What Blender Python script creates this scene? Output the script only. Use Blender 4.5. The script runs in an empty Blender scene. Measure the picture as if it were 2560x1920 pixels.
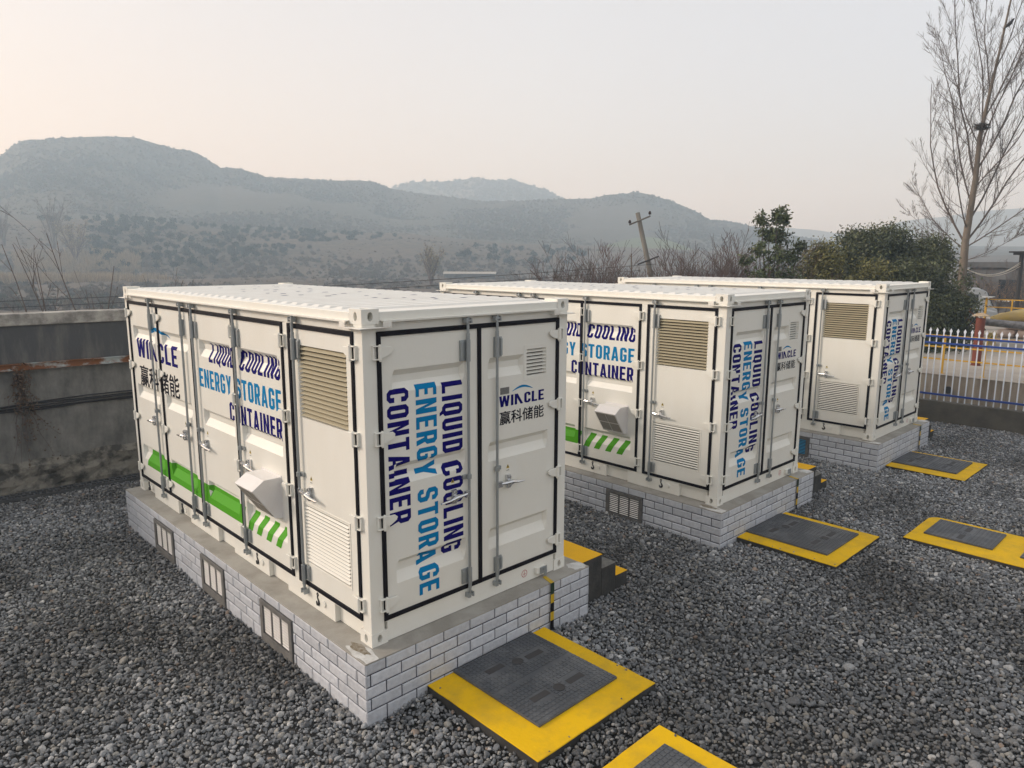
import bpy, bmesh, math, random
import numpy as np
from mathutils import Vector, Matrix
from mathutils.geometry import tessellate_polygon

SC = bpy.context.scene
COL = SC.collection
rad = math.radians

# ------------------------------------------------------------------ camera
CAM = np.array([-3.10889, -4.96538, 3.30837])
RC = np.array([[0.72201334, -0.69187405, 0.00265337],
               [0.11714245, 0.12602325, 0.98508669],
               [0.6818903, 0.71093491, -0.17203829]])
FPX = 1810.31
cd = bpy.data.cameras.new("camera")
cam = bpy.data.objects.new("camera", cd)
COL.objects.link(cam)
cd.sensor_width = 36.0
cd.lens = FPX / 2560 * 36
cd.clip_start = 0.05
cd.clip_end = 6000
cam.matrix_world = Matrix(((RC[0][0], RC[1][0], -RC[2][0], CAM[0]),
                           (RC[0][1], RC[1][1], -RC[2][1], CAM[1]),
                           (RC[0][2], RC[1][2], -RC[2][2], CAM[2]),
                           (0, 0, 0, 1)))
SC.camera = cam
SC.render.engine = 'CYCLES'
SC.render.resolution_x, SC.render.resolution_y = 1024, 768
cy = SC.cycles
cy.max_bounces = 6
cy.diffuse_bounces = 3
cy.glossy_bounces = 3
cy.transparent_max_bounces = 8
cy.volume_bounces = 3
cy.use_denoising = True
cy.sample_clamp_indirect = 6

# ------------------------------------------------------------------ sky, sun
SUN_AZ, SUN_EL = -42.0, 24.0          # degrees clockwise from +y, elevation
w = bpy.data.worlds.new("World")
SC.world = w
w.use_nodes = True
nt = w.node_tree
nt.nodes.clear()
wo = nt.nodes.new("ShaderNodeOutputWorld")
bg1 = nt.nodes.new("ShaderNodeBackground")
sky = nt.nodes.new("ShaderNodeTexSky")
sky.sky_type = 'NISHITA'
sky.sun_disc = False
sky.sun_elevation = rad(SUN_EL)
sky.sun_rotation = rad(SUN_AZ)
sky.air_density = 1.0
sky.dust_density = 3.0
sky.ozone_density = 1.0
bg1.inputs[1].default_value = 0.05
nt.links.new(sky.outputs[0], bg1.inputs[0])
# the milky winter overcast that veils that sky: paler and warmer low down
# towards the sun, cool grey high up and away from it
tc = nt.nodes.new("ShaderNodeTexCoord")
nrm = nt.nodes.new("ShaderNodeVectorMath"); nrm.operation = 'NORMALIZE'
nt.links.new(tc.outputs['Generated'], nrm.inputs[0])
dot = nt.nodes.new("ShaderNodeVectorMath"); dot.operation = 'DOT_PRODUCT'
sa, se = rad(SUN_AZ), rad(8)
dot.inputs[1].default_value = (math.sin(sa) * math.cos(se), math.cos(sa) * math.cos(se), math.sin(se))
nt.links.new(nrm.outputs[0], dot.inputs[0])
rmp = nt.nodes.new("ShaderNodeValToRGB")
el = rmp.color_ramp.elements
el[0].position, el[0].color = 0.0, (0.60, 0.62, 0.64, 1)
el[1].position, el[1].color = 1.0, (0.66, 0.46, 0.29, 1)
for p, c in ((0.12, (0.49, 0.49, 0.505)), (0.245, (0.37, 0.375, 0.425)), (0.535, (0.49, 0.445, 0.42)), (0.82, (0.53, 0.375, 0.24))):
    e = el.new(p); e.color = (*c, 1)
mpr = nt.nodes.new("ShaderNodeMapRange")
mpr.inputs[1].default_value = -1.0
mpr.inputs[2].default_value = 1.0
nt.links.new(dot.outputs['Value'], mpr.inputs[0])
nt.links.new(mpr.outputs[0], rmp.inputs[0])
sep = nt.nodes.new("ShaderNodeSeparateXYZ")
nt.links.new(nrm.outputs[0], sep.inputs[0])
hi = nt.nodes.new("ShaderNodeMapRange")
hi.inputs[1].default_value = 0.05; hi.inputs[2].default_value = 0.42
nt.links.new(sep.outputs[2], hi.inputs[0])
mx = nt.nodes.new("ShaderNodeMixRGB")
mx.inputs[2].default_value = (0.42, 0.41, 0.395, 1)
mfac = nt.nodes.new("ShaderNodeMath"); mfac.operation = 'MULTIPLY'; mfac.inputs[1].default_value = 0.85
nt.links.new(hi.outputs[0], mfac.inputs[0])
nt.links.new(mfac.outputs[0], mx.inputs[0])
nt.links.new(rmp.outputs[0], mx.inputs[1])
bg2 = nt.nodes.new("ShaderNodeBackground")
bg2.inputs[1].default_value = 1.0
nt.links.new(mx.outputs[0], bg2.inputs[0])
addw = nt.nodes.new("ShaderNodeAddShader")
nt.links.new(bg1.outputs[0], addw.inputs[0])
nt.links.new(bg2.outputs[0], addw.inputs[1])
nt.links.new(addw.outputs[0], wo.inputs[0])

sl = bpy.data.lights.new("sun", 'SUN')
sl.energy = 1.75
sl.angle = rad(14)
sl.color = (1.0, 0.965, 0.92)
so = bpy.data.objects.new("sun", sl)
COL.objects.link(so)
sd = Vector((math.sin(rad(SUN_AZ)) * math.cos(rad(SUN_EL)), math.cos(rad(SUN_AZ)) * math.cos(rad(SUN_EL)), math.sin(rad(SUN_EL))))
so.rotation_euler = sd.to_track_quat('Z', 'Y').to_euler()
so.location = (0, 0, 60)

SC.view_settings.view_transform = 'Standard'
SC.view_settings.look = 'None'
SC.view_settings.exposure = 0.62
SC.view_settings.gamma = 1.0


# ------------------------------------------------------------------ materials
def mat(name, col, rough=0.6, metal=0.0, spec=0.5, var=0.0, vscale=8.0, vcol=None, bump=0.0, bscale=60.0,
        tone=False, rnd=None, stretch=(1, 1, 1), detail=4, ramp=(.40, .62)):
    """Principled material; var mixes towards vcol by object-space noise, bump adds fine relief,
    tone multiplies by a per-leaf attribute, rnd = list of colours picked per object/instance."""
    m = bpy.data.materials.new(name)
    m.use_nodes = True
    n, l = m.node_tree.nodes, m.node_tree.links
    b = n["Principled BSDF"]
    b.inputs['Roughness'].default_value = rough
    b.inputs['Metallic'].default_value = metal
    b.inputs['Specular IOR Level'].default_value = spec
    b.inputs['Base Color'].default_value = (*col, 1)
    src = None
    t = n.new("ShaderNodeTexCoord")
    mp = n.new("ShaderNodeMapping")
    mp.inputs['Scale'].default_value = stretch
    l.new(t.outputs['Object'], mp.inputs[0])
    if rnd:
        oi = n.new("ShaderNodeObjectInfo")
        cr = n.new("ShaderNodeValToRGB")
        cr.color_ramp.interpolation = 'CONSTANT'
        e = cr.color_ramp.elements
        e[0].color = (*rnd[0][1], 1)
        e[1].position = rnd[1][0]; e[1].color = (*rnd[1][1], 1)
        for p, c in rnd[2:]:
            k = e.new(p); k.color = (*c, 1)
        l.new(oi.outputs['Random'], cr.inputs[0])
        src = cr.outputs[0]
    if var > 0:
        nz = n.new("ShaderNodeTexNoise")
        nz.inputs['Scale'].default_value = vscale
        nz.inputs['Detail'].default_value = detail
        nz.inputs['Roughness'].default_value = 0.65
        l.new(mp.outputs[0], nz.inputs['Vector'])
        cr = n.new("ShaderNodeValToRGB")
        cr.color_ramp.elements[0].position = ramp[0]
        cr.color_ramp.elements[1].position = ramp[1]
        l.new(nz.outputs[0], cr.inputs[0])
        mu = n.new("ShaderNodeMath"); mu.operation = 'MULTIPLY'; mu.inputs[1].default_value = var
        l.new(cr.outputs[0], mu.inputs[0])
        mxn = n.new("ShaderNodeMixRGB")
        l.new(mu.outputs[0], mxn.inputs[0])
        if src: l.new(src, mxn.inputs[1])
        else: mxn.inputs[1].default_value = (*col, 1)
        mxn.inputs[2].default_value = (*(vcol or [c * .5 for c in col]), 1)
        src = mxn.outputs[0]
    if tone:
        at = n.new("ShaderNodeAttribute"); at.attribute_name = "tone"
        ml = n.new("ShaderNodeMixRGB"); ml.blend_type = 'MULTIPLY'; ml.inputs[0].default_value = 1
        if src: l.new(src, ml.inputs[1])
        else: ml.inputs[1].default_value = (*col, 1)
        l.new(at.outputs['Color'], ml.inputs[2])
        src = ml.outputs[0]
    if src:
        l.new(src, b.inputs['Base Color'])
    if bump > 0:
        nb = n.new("ShaderNodeTexNoise")
        nb.inputs['Scale'].default_value = bscale
        nb.inputs['Detail'].default_value = 5
        l.new(mp.outputs[0], nb.inputs['Vector'])
        bm_ = n.new("ShaderNodeBump")
        bm_.inputs['Strength'].default_value = 1.0
        bm_.inputs['Distance'].default_value = bump
        l.new(nb.outputs[0], bm_.inputs['Height'])
        l.new(bm_.outputs[0], b.inputs['Normal'])
    return m


CREAM = (0.80, 0.79, 0.725)
M = dict(
    paint=mat("cream_paint", CREAM, 0.42, spec=0.4, var=0.20, vscale=2.3, vcol=(0.70, 0.665, 0.565), stretch=(1, 1, .35), detail=8, bump=0.0006, bscale=35),
    roofp=mat("white_roof_paint", (0.80, 0.78, 0.72), 0.45, var=0.25, vscale=3, vcol=(0.66, 0.62, 0.54), bump=0.0006, bscale=30),
    hood=mat("white_powder_coat", (0.78, 0.76, 0.74), 0.4, var=0.15, vscale=5, vcol=(0.66, 0.6, 0.52)),
    rubber=mat("black_rubber", (0.006, 0.005, 0.009), 0.6, spec=0.12, var=0.25, vscale=9, vcol=(0.014, 0.013, 0.015)),
    zinc=mat("galvanised_steel", (0.36, 0.385, 0.39), 0.45, metal=0.55, var=0.35, vscale=14, vcol=(0.28, 0.31, 0.33)),
    chrome=mat("bright_zinc", (0.66, 0.67, 0.68), 0.25, metal=0.9),
    navy=mat("navy_lettering", (0.004, 0.001, 0.125), 0.7, spec=.06, var=0.1, vscale=12, vcol=(0.008, 0.006, 0.14)),
    blue=mat("blue_lettering", (0.001, 0.19, 0.43), 0.7, spec=.06),
    black=mat("black_lettering", (0.012, 0.012, 0.02), 0.7, spec=.06),
    green=mat("green_stripe", (0.08, 0.345, 0.012), 0.6, spec=.15),
    red=mat("red_sticker", (0.45, 0.02, 0.03), 0.5),
    sticker=mat("yellow_sticker", (0.55, 0.40, 0.03), 0.5),
    plate=mat("metal_name_plate", (0.22, 0.22, 0.21), 0.5, metal=0.3, var=0.6, vscale=120, vcol=(0.06, 0.06, 0.06), detail=1),
    louvt=mat("khaki_louvre", (0.42, 0.375, 0.26), 0.5, var=0.25, vscale=6, vcol=(0.4, 0.35, 0.24)),
    dark=mat("dark_void", (0.015, 0.014, 0.013), 0.9),  # near-black colour that stands in for unlit depth
    filt=mat("filter_mesh", (0.30, 0.285, 0.25), 0.8, var=0.6, vscale=90, vcol=(0.18, 0.17, 0.15), bump=0.002, bscale=300),
    brick=mat("grey_glazed_brick", (0.58, 0.60, 0.635), 0.42, spec=.35, var=0.6, vscale=16, vcol=(0.44, 0.46, 0.50), bump=0.006, bscale=26, tone=True),
    grout=mat("dark_grout", (0.03, 0.032, 0.05), 0.8),
    concrete=mat("cement_render", (0.36, 0.345, 0.31), 0.85, var=0.75, vscale=2.2, vcol=(0.24, 0.225, 0.195), bump=0.004, bscale=40, detail=7),
    conw=mat("whitewashed_cement", (0.62, 0.62, 0.60), 0.8, var=0.8, vscale=9, vcol=(0.38, 0.37, 0.34), detail=7),
    ventf=mat("rough_cement_frame", (0.15, 0.145, 0.135), 0.9, var=0.6, vscale=9, vcol=(0.08, 0.078, 0.075), bump=0.003, bscale=60),
    ventw=mat("white_vent_slat", (0.84, 0.82, 0.78), 0.45, var=.4, vscale=20, vcol=(.66, .63, .58)),
    ventb=mat("blue_vent_slat", (0.01, 0.24, 0.46), 0.4),
    yellow=mat("yellow_road_paint", (0.76, 0.46, 0.006), 0.7, spec=.15, var=0.8, vscale=4, ramp=(.44, .74), vcol=(0.50, 0.315, 0.03), bump=0.003, bscale=30, detail=7),
    yellow2=mat("amber_step_paint", (0.80, 0.43, 0.002), 0.6, spec=.2, var=0.25, vscale=5, vcol=(0.66, 0.36, 0.01), bump=0.0015, bscale=40),
    blackp=mat("black_step_paint", (0.028, 0.028, 0.027), 0.75, var=0.5, vscale=7, vcol=(0.075, 0.07, 0.062), bump=0.003, bscale=40),
    greyst=mat("worn_step_top", (0.16, 0.155, 0.14), 0.85, var=0.6, vscale=14, vcol=(0.08, 0.08, 0.075), bump=0.002),
    cover=mat("grey_composite_cover", (0.07, 0.076, 0.085), 0.5, var=0.8, vscale=3, ramp=(.46, .68), vcol=(0.155, 0.16, 0.165), bump=0.001, bscale=120, detail=7),
    coverd=mat("cover_recess", (0.045, 0.042, 0.042), 0.7),
    white=mat("white_fence_paint", (0.72, 0.77, 0.84), 0.45, var=0.2, vscale=6, vcol=(0.55, 0.58, 0.62)),
    fblue=mat("blue_fence_paint", (0.012, 0.05, 0.26), 0.4),
    frail=mat("ochre_rail_paint", (0.55, 0.31, 0.012), 0.5, var=0.4, vscale=7, vcol=(0.40, 0.24, 0.03)),
    kerb=mat("damp_concrete", (0.115, 0.105, 0.085), 0.9, var=0.7, vscale=1.7, vcol=(0.06, 0.055, 0.048), bump=0.005, bscale=25, detail=7),
    slab=mat("pale_concrete_slab", (0.40, 0.36, 0.305), 0.9, var=0.8, vscale=0.7, vcol=(0.27, 0.245, 0.22), bump=0.003, bscale=25, detail=8),
    slabw=mat("stained_concrete", (0.30, 0.265, 0.215), 0.9, var=0.85, vscale=2.2, vcol=(0.13, 0.105, 0.08), stretch=(1, 1, 0.25), bump=0.004, bscale=25, detail=7),
    redp=mat("rust_red_pipe", (0.165, 0.036, 0.02), 0.65, var=0.6, vscale=5, vcol=(0.085, 0.024, 0.016), bump=0.003, bscale=30, stretch=(1, 1, .4)),
    rust=mat("rusty_steel", (0.19, 0.07, 0.03), 0.85, var=0.6, vscale=8, vcol=(0.08, 0.04, 0.025), bump=0.003, bscale=60),
    capm=mat("weathered_cap", (0.42, 0.33, 0.22), 0.7, var=0.6, vscale=9, vcol=(0.24, 0.13, 0.06)),
    pipeg=mat("foil_wrapped_pipe", (0.27, 0.26, 0.26), 0.45, metal=0.4, var=0.7, vscale=7, vcol=(0.12, 0.11, 0.11), bump=0.012, bscale=14),
    tarp=mat("yellow_tarp", (0.50, 0.36, 0.09), 0.6, var=0.6, vscale=2.5, vcol=(0.42, 0.31, 0.18), bump=0.02, bscale=6),
    sack=mat("woven_sack", (0.62, 0.50, 0.42), 0.75, var=0.6, vscale=5, vcol=(0.52, 0.36, 0.29), bump=0.01, bscale=14),
    darks=mat("dark_painted_steel", (0.022, 0.022, 0.025), 0.55),
    cable=mat("black_cable", (0.012, 0.012, 0.016), 0.5),
    wcable=mat("pale_cable", (0.55, 0.52, 0.46), 0.6),
    pole=mat("weathered_concrete_pole", (0.155, 0.145, 0.125), 0.9, var=0.6, vscale=5, vcol=(0.09, 0.085, 0.075), stretch=(1, 1, .3)),
    ceram=mat("brown_porcelain", (0.035, 0.015, 0.012), 0.25),
    bark=mat("pale_bark", (0.165, 0.138, 0.108), 0.9, var=0.7, vscale=4, vcol=(0.13, 0.105, 0.085), stretch=(2, 2, .6), bump=0.01, bscale=12),
    twig=mat("grey_brown_twig", (0.10, 0.082, 0.074), 0.9, var=0.5, vscale=2, vcol=(0.13, 0.10, 0.085)),
    twigr=mat("reddish_twig", (0.115, 0.072, 0.062), 0.9, var=0.5, vscale=1.5, vcol=(0.07, 0.05, 0.05)),
    dryl=mat("dry_leaf", (0.30, 0.17, 0.07), 0.8, tone=True),
    vine=mat("dead_vine_leaf", (0.125, 0.085, 0.058), 0.85, tone=True),
    leaf=mat("dark_evergreen_leaf", (0.068, 0.080, 0.032), 0.55, tone=True),
    leafy=mat("olive_evergreen_leaf", (0.125, 0.118, 0.028), 0.55, tone=True),
    leafb=mat("glossy_broad_leaf", (0.066, 0.084, 0.030), 0.36, tone=True),
    orch=mat("orchard_leaf", (0.010, 0.024, 0.013), 0.8, tone=True),
    willow=mat("pale_yellow_twigs", (0.26, 0.215, 0.115), 0.9, tone=True),
    scrub=mat("winter_scrub", (0.11, 0.085, 0.07), 0.95, tone=True,
              rnd=[(0, (0.105, 0.088, 0.074)), (0.3, (0.085, 0.076, 0.065)), (0.55, (0.125, 0.103, 0.08)), (0.75, (0.07, 0.078, 0.056)), (0.9, (0.15, 0.122, 0.092))]),
    reed=mat("dry_reed", (0.30, 0.235, 0.155), 0.9, tone=True),
    nest=mat("nest_sticks", (0.05, 0.042, 0.036), 0.95),
    crow=mat("black_feathers", (0.012, 0.012, 0.018), 0.5),
    build=mat("sooty_render", (0.13, 0.135, 0.14), 0.9, var=0.7, vscale=1.2, vcol=(0.065, 0.068, 0.07), detail=7),
    vwhite=mat("white_car_paint", (0.30, 0.33, 0.35), 0.3, var=0.2, vscale=3, vcol=(0.5, 0.5, 0.5)),
    glass=mat("dark_window_glass", (0.02, 0.025, 0.03), 0.12, spec=0.8),
    tyre=mat("tyre_rubber", (0.015, 0.015, 0.015), 0.8),
    hookp=mat("black_hook_paint", (0.012, 0.012, 0.014), 0.6),
    pale=mat("pale_roof_sheet", (0.5, 0.52, 0.52), 0.6),
    greenwire=mat("green_tie", (0.05, 0.16, 0.11), 0.6),
)


# ------------------------------------------------------------------ helpers
class MB:
    def __init__(s): s.v, s.f = [], []

    def poly(s, pts):
        k = len(s.v); s.v += [tuple(p) for p in pts]; s.f.append(tuple(range(k, k + len(pts))))

    def box(s, x0, x1, y0, y1, z0, z1):
        k = len(s.v)
        s.v += [(x, y, z) for z in (z0, z1) for y in (y0, y1) for x in (x0, x1)]
        s.f += [tuple(k + i for i in q) for q in ((0, 2, 3, 1), (4, 5, 7, 6), (0, 1, 5, 4), (2, 6, 7, 3), (0, 4, 6, 2), (1, 3, 7, 5))]

    def fbox(s, F, u0, u1, z0, z1, d0, d1):
        a, b = F(u0, z0, d0), F(u1, z1, d1)
        s.box(*[q for i in range(3) for q in sorted((a[i], b[i]))])

    def prism(s, pts, vec):
        k = len(s.v); n = len(pts)
        s.v += [tuple(p) for p in pts] + [tuple(p[i] + vec[i] for i in range(3)) for p in pts]
        s.f.append(tuple(range(k, k + n))); s.f.append(tuple(range(k + 2 * n - 1, k + n - 1, -1)))
        for i in range(n):
            j = (i + 1) % n
            s.f.append((k + j, k + i, k + n + i, k + n + j))

    def tube(s, pts, r, n=8, cap=True):
        pts = [Vector(p) for p in pts]
        if not isinstance(r, (list, tuple)): r = [r] * len(pts)
        k = len(s.v)
        up = None
        for i, p in enumerate(pts):
            d = (pts[min(i + 1, len(pts) - 1)] - pts[max(i - 1, 0)])
            d = d.normalized() if d.length > 1e-9 else Vector((0, 0, 1))
            if up is None:
                up = Vector((0, 0, 1)) if abs(d.z) < .9 else Vector((1, 0, 0))
            a = d.cross(up).normalized(); b = a.cross(d).normalized(); up = b
            for q in range(n):
                t = 2 * math.pi * q / n
                s.v.append(tuple(p + (a * math.cos(t) + b * math.sin(t)) * r[i]))
        for i in range(len(pts) - 1):
            for q in range(n):
                q2 = (q + 1) % n
                s.f.append((k + i * n + q, k + i * n + q2, k + (i + 1) * n + q2, k + (i + 1) * n + q))
        if cap:
            s.f.append(tuple(k + q for q in range(n - 1, -1, -1)))
            s.f.append(tuple(k + (len(pts) - 1) * n + q for q in range(n)))

    def lathe(s, prof, c=(0, 0, 0), n=16):
        k = len(s.v)
        for r, z in prof:
            for q in range(n):
                t = 2 * math.pi * q / n
                s.v.append((c[0] + r * math.cos(t), c[1] + r * math.sin(t), c[2] + z))
        for i in range(len(prof) - 1):
            for q in range(n):
                q2 = (q + 1) % n
                s.f.append((k + i * n + q, k + i * n + q2, k + (i + 1) * n + q2, k + (i + 1) * n + q))
        s.f.append(tuple(k + q for q in range(n - 1, -1, -1)))
        s.f.append(tuple(k + (len(prof) - 1) * n + q for q in range(n)))

    def holed(s, F, outer, hole, d, depth):
        """flat plate with a hole, the hole's walls and a back plate"""
        tri = tessellate_polygon([[Vector((a, b, 0)) for a, b in outer], [Vector((a, b, 0)) for a, b in hole]])
        al = outer + hole
        k = len(s.v); s.v += [F(a, b, d) for a, b in al]
        s.f += [tuple(k + i for i in t) for t in tri]
        k = len(s.v); n = len(hole)
        s.v += [F(a, b, d) for a, b in hole] + [F(a, b, d - depth) for a, b in hole]
        for i in range(n):
            j = (i + 1) % n
            s.f.append((k + i, k + j, k + n + j, k + n + i))
        s.f.append(tuple(k + n + i for i in range(n)))

    def build(s, name, m=None, parent=None, loc=None, smooth=False, bevel=0, recalc=True):
        me = bpy.data.meshes.new(name)
        me.from_pydata(s.v, [], s.f)
        if recalc:
            b = bmesh.new(); b.from_mesh(me)
            bmesh.ops.recalc_face_normals(b, faces=b.faces)
            b.to_mesh(me); b.free()
        if m: me.materials.append(M[m] if isinstance(m, str) else m)
        if smooth:
            for p in me.polygons: p.use_smooth = True
        o = bpy.data.objects.new(name, me); COL.objects.link(o)
        if parent: o.parent = parent
        if loc: o.location = loc
        if bevel:
            md = o.modifiers.new("bevel", 'BEVEL'); md.width = bevel; md.segments = 2
            md.limit_method = 'ANGLE'; md.angle_limit = rad(50)
        return o


def tag(o, label=None, cat=None, group=None, kind=None):
    if label: o["label"] = label
    if cat: o["category"] = cat
    if group: o["group"] = group
    if kind: o["kind"] = kind
    return o


def empty(name, loc=(0, 0, 0), rz=0):
    o = bpy.data.objects.new(name, None); COL.objects.link(o)
    o.location = loc; o.rotation_euler.z = rz; o.empty_display_size = .2
    return o


def copy_tree(o, parent=None):
    c = o.copy(); COL.objects.link(c)
    if parent:
        c.parent = parent; c.matrix_parent_inverse = o.matrix_parent_inverse
    for ch in [x for x in bpy.data.objects if x.parent == o]:
        copy_tree(ch, c)
    return c


def np_mesh(name, verts, faces_n, m, tone=None, parent=None, smooth=False):
    """verts (N,3); faces_n = number of verts per face, faces use consecutive verts"""
    n = len(verts); nf = n // faces_n
    me = bpy.data.meshes.new(name)
    me.vertices.add(n); me.vertices.foreach_set("co", np.asarray(verts, np.float32).ravel())
    me.loops.add(n); me.loops.foreach_set("vertex_index", np.arange(n, dtype=np.int32))
    me.polygons.add(nf); me.polygons.foreach_set("loop_start", np.arange(0, n, faces_n, dtype=np.int32))
    me.polygons.foreach_set("loop_total", np.full(nf, faces_n, np.int32))
    me.update(calc_edges=True); me.validate()
    if tone is not None:
        a = me.color_attributes.new("tone", 'FLOAT_COLOR', 'POINT')
        c = np.ones((n, 4), np.float32); c[:, :3] = tone if tone.ndim == 2 else tone[:, None]
        a.data.foreach_set("color", c.ravel())
    me.materials.append(M[m])
    o = bpy.data.objects.new(name, me); COL.objects.link(o)
    if parent: o.parent = parent
    return o


def SIDE(u, z, d): return (-d, u, z)
def END(u, z, d): return (u, -d, z)


def ray(px, row):
    return np.array([(px - 1280) / FPX, -(row - 960) / FPX, 1.0]) @ RC


def at_r(px, row, r):
    d = ray(px, row); return CAM + d * (r / math.hypot(d[0], d[1]))


# ------------------------------------------------------------------ lettering
def _glyphs():
    w, t, c, k = .5, .192, .13, .03
    h = .165
    O_out = [(0, c), (c, 0), (w - c, 0), (w, c), (w, 1 - c), (w - c, 1), (c, 1), (0, 1 - c)]
    O_in = [(t, h + k), (t + k, h), (w - t - k, h), (w - t, h + k), (w - t, 1 - h - k), (w - t - k, 1 - h), (t + k, 1 - h), (t, 1 - h - k)]
    g = {}
    g['L'] = (w * .9, [[(0, 0), (w * .9, 0), (w * .9, h), (t, h), (t, 1), (0, 1)]])
    g['I'] = (t, [[(0, 0), (t, 0), (t, 1), (0, 1)]])
    g['E'] = (w * .92, [[(0, 0), (w * .92, 0), (w * .92, h), (t, h), (t, .418), (w * .82, .418), (w * .82, .582), (t, .582), (t, 1 - h), (w * .92, 1 - h), (w * .92, 1), (0, 1)]])
    g['T'] = (w, [[(w / 2 - t / 2, 0), (w / 2 + t / 2, 0), (w / 2 + t / 2, 1 - h), (w, 1 - h), (w, 1), (0, 1), (0, 1 - h), (w / 2 - t / 2, 1 - h)]])
    g['N'] = (.54, [[(0, 0), (t, 0), (t, .60), (.54 - t, 0), (.54, 0), (.54, 1), (.54 - t, 1), (.54 - t, .40), (t, 1), (0, 1)]])
    g['A'] = (.56, [[(0, 0), (.187, 0), (.215, .19), (.345, .19), (.373, 0), (.56, 0), (.385, 1), (.175, 1)], [(.240, .34), (.320, .34), (.285, .66), (.275, .66)]])
    g['Y'] = (.54, [[(.175, 0), (.365, 0), (.365, .4), (.54, 1), (.35, 1), (.27, .65), (.19, 1), (0, 1), (.175, .4)]])
    g['O'] = (w, [O_out, O_in])
    g['Q'] = (w, [[(0, c), (c, 0), (w * .5, 0), (w * .68, -.12), (w * .95, -.12), (w * .8, .045), (w, c), (w, 1 - c), (w - c, 1), (c, 1), (0, 1 - c)], O_in])
    g['D'] = (w, [[(0, 0), (w - c, 0), (w, c), (w, 1 - c), (w - c, 1), (0, 1)], [(t, h), (w - t - k, h), (w - t, h + k), (w - t, 1 - h - k), (w - t - k, 1 - h), (t, 1 - h)]])
    g['U'] = (w, [[(0, c), (c, 0), (w - c, 0), (w, c), (w, 1), (w - t, 1), (w - t, h + k), (w - t - k, h), (t + k, h), (t, h + k), (t, 1), (0, 1)]])
    g['C'] = (w, [[(w - t, .66), (w, .66), (w, 1 - c), (w - c, 1), (c, 1), (0, 1 - c), (0, c), (c, 0), (w - c, 0), (w, c), (w, .34), (w - t, .34), (w - t, h + k), (w - t - k, h), (t + k, h), (t, h + k), (t, 1 - h - k), (t + k, 1 - h), (w - t - k, 1 - h), (w - t, 1 - h - k)]])
    g['G'] = (w, [[(w - t, .68), (w, .68), (w, 1 - c), (w - c, 1), (c, 1), (0, 1 - c), (0, c), (c, 0), (w - c, 0), (w, c), (w, .53), (.25, .53), (.25, .39), (w - t, .39), (w - t, h + k), (w - t - k, h), (t + k, h), (t, h + k), (t, 1 - h - k), (t + k, 1 - h), (w - t - k, 1 - h), (w - t, 1 - h - k)]])
    g['R'] = (w, [[(0, 0), (t, 0), (t, .37), (.225, .37), (.312, 0), (w + .012, 0), (.405, .40), (w, .50), (w, 1 - c), (w - c, 1), (0, 1)], [(t, .52), (.275, .52), (w - t, .55), (w - t, 1 - h - k), (w - t - k, 1 - h), (t, 1 - h)]])
    g['S'] = (w, [[(0, .30), (0, c), (c, 0), (w - c, 0), (w, c), (w, .46), (w - c, .575), (t + k, .61), (t, .65), (t, 1 - h - k), (t + k, 1 - h), (w - t - k, 1 - h), (w - t, 1 - h - k), (w - t, .70), (w, .70), (w, 1 - c), (w - c, 1), (c, 1), (0, 1 - c), (0, .54), (c, .425), (w - t - k, .39), (w - t, .35), (w - t, h + k), (w - t - k, h), (t + k, h), (t, h + k), (t, .30)]])
    g['W'] = (.8, [[(.12, 0), (.315, 0), (.40, .5), (.485, 0), (.68, 0), (.8, 1), (.615, 1), (.565, .5), (.49, 1), (.31, 1), (.235, .5), (.185, 1), (0, 1)]])
    g['n'] = (.66, [[(0, 0), (t, 0), (t, .62), (.46, 0), (.67, 0), (.24, 1), (0, 1)]])
    return g


GL = _glyphs()


def text_polys(s, sp=.115, space=.34):
    out, x = [], 0
    for ch in s:
        if ch == ' ':
            x += space; continue
        wd, polys = GL[ch]
        out.append([[(x + a, b) for a, b in p] for p in polys])
        x += wd + sp
    return out, x - sp


def cjk_mesh(body):
    """solid polygons of a few CJK characters from Blender's built-in font, as (verts2d, faces), unit box"""
    cu = bpy.data.curves.new("characters", 'FONT')
    cu.body = body
    cu.offset = 0.0
    ob = bpy.data.objects.new("characters", cu); COL.objects.link(ob)
    dg = bpy.context.evaluated_depsgraph_get()
    me = bpy.data.meshes.new_from_object(ob.evaluated_get(dg))
    bpy.data.objects.remove(ob)
    v = np.array([p.co[:2] for p in me.vertices]); f = [tuple(p.vertices) for p in me.polygons]
    v -= v.min(0); v /= v.max(0)
    return v, f


CJK = cjk_mesh("赢科储能")


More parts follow.
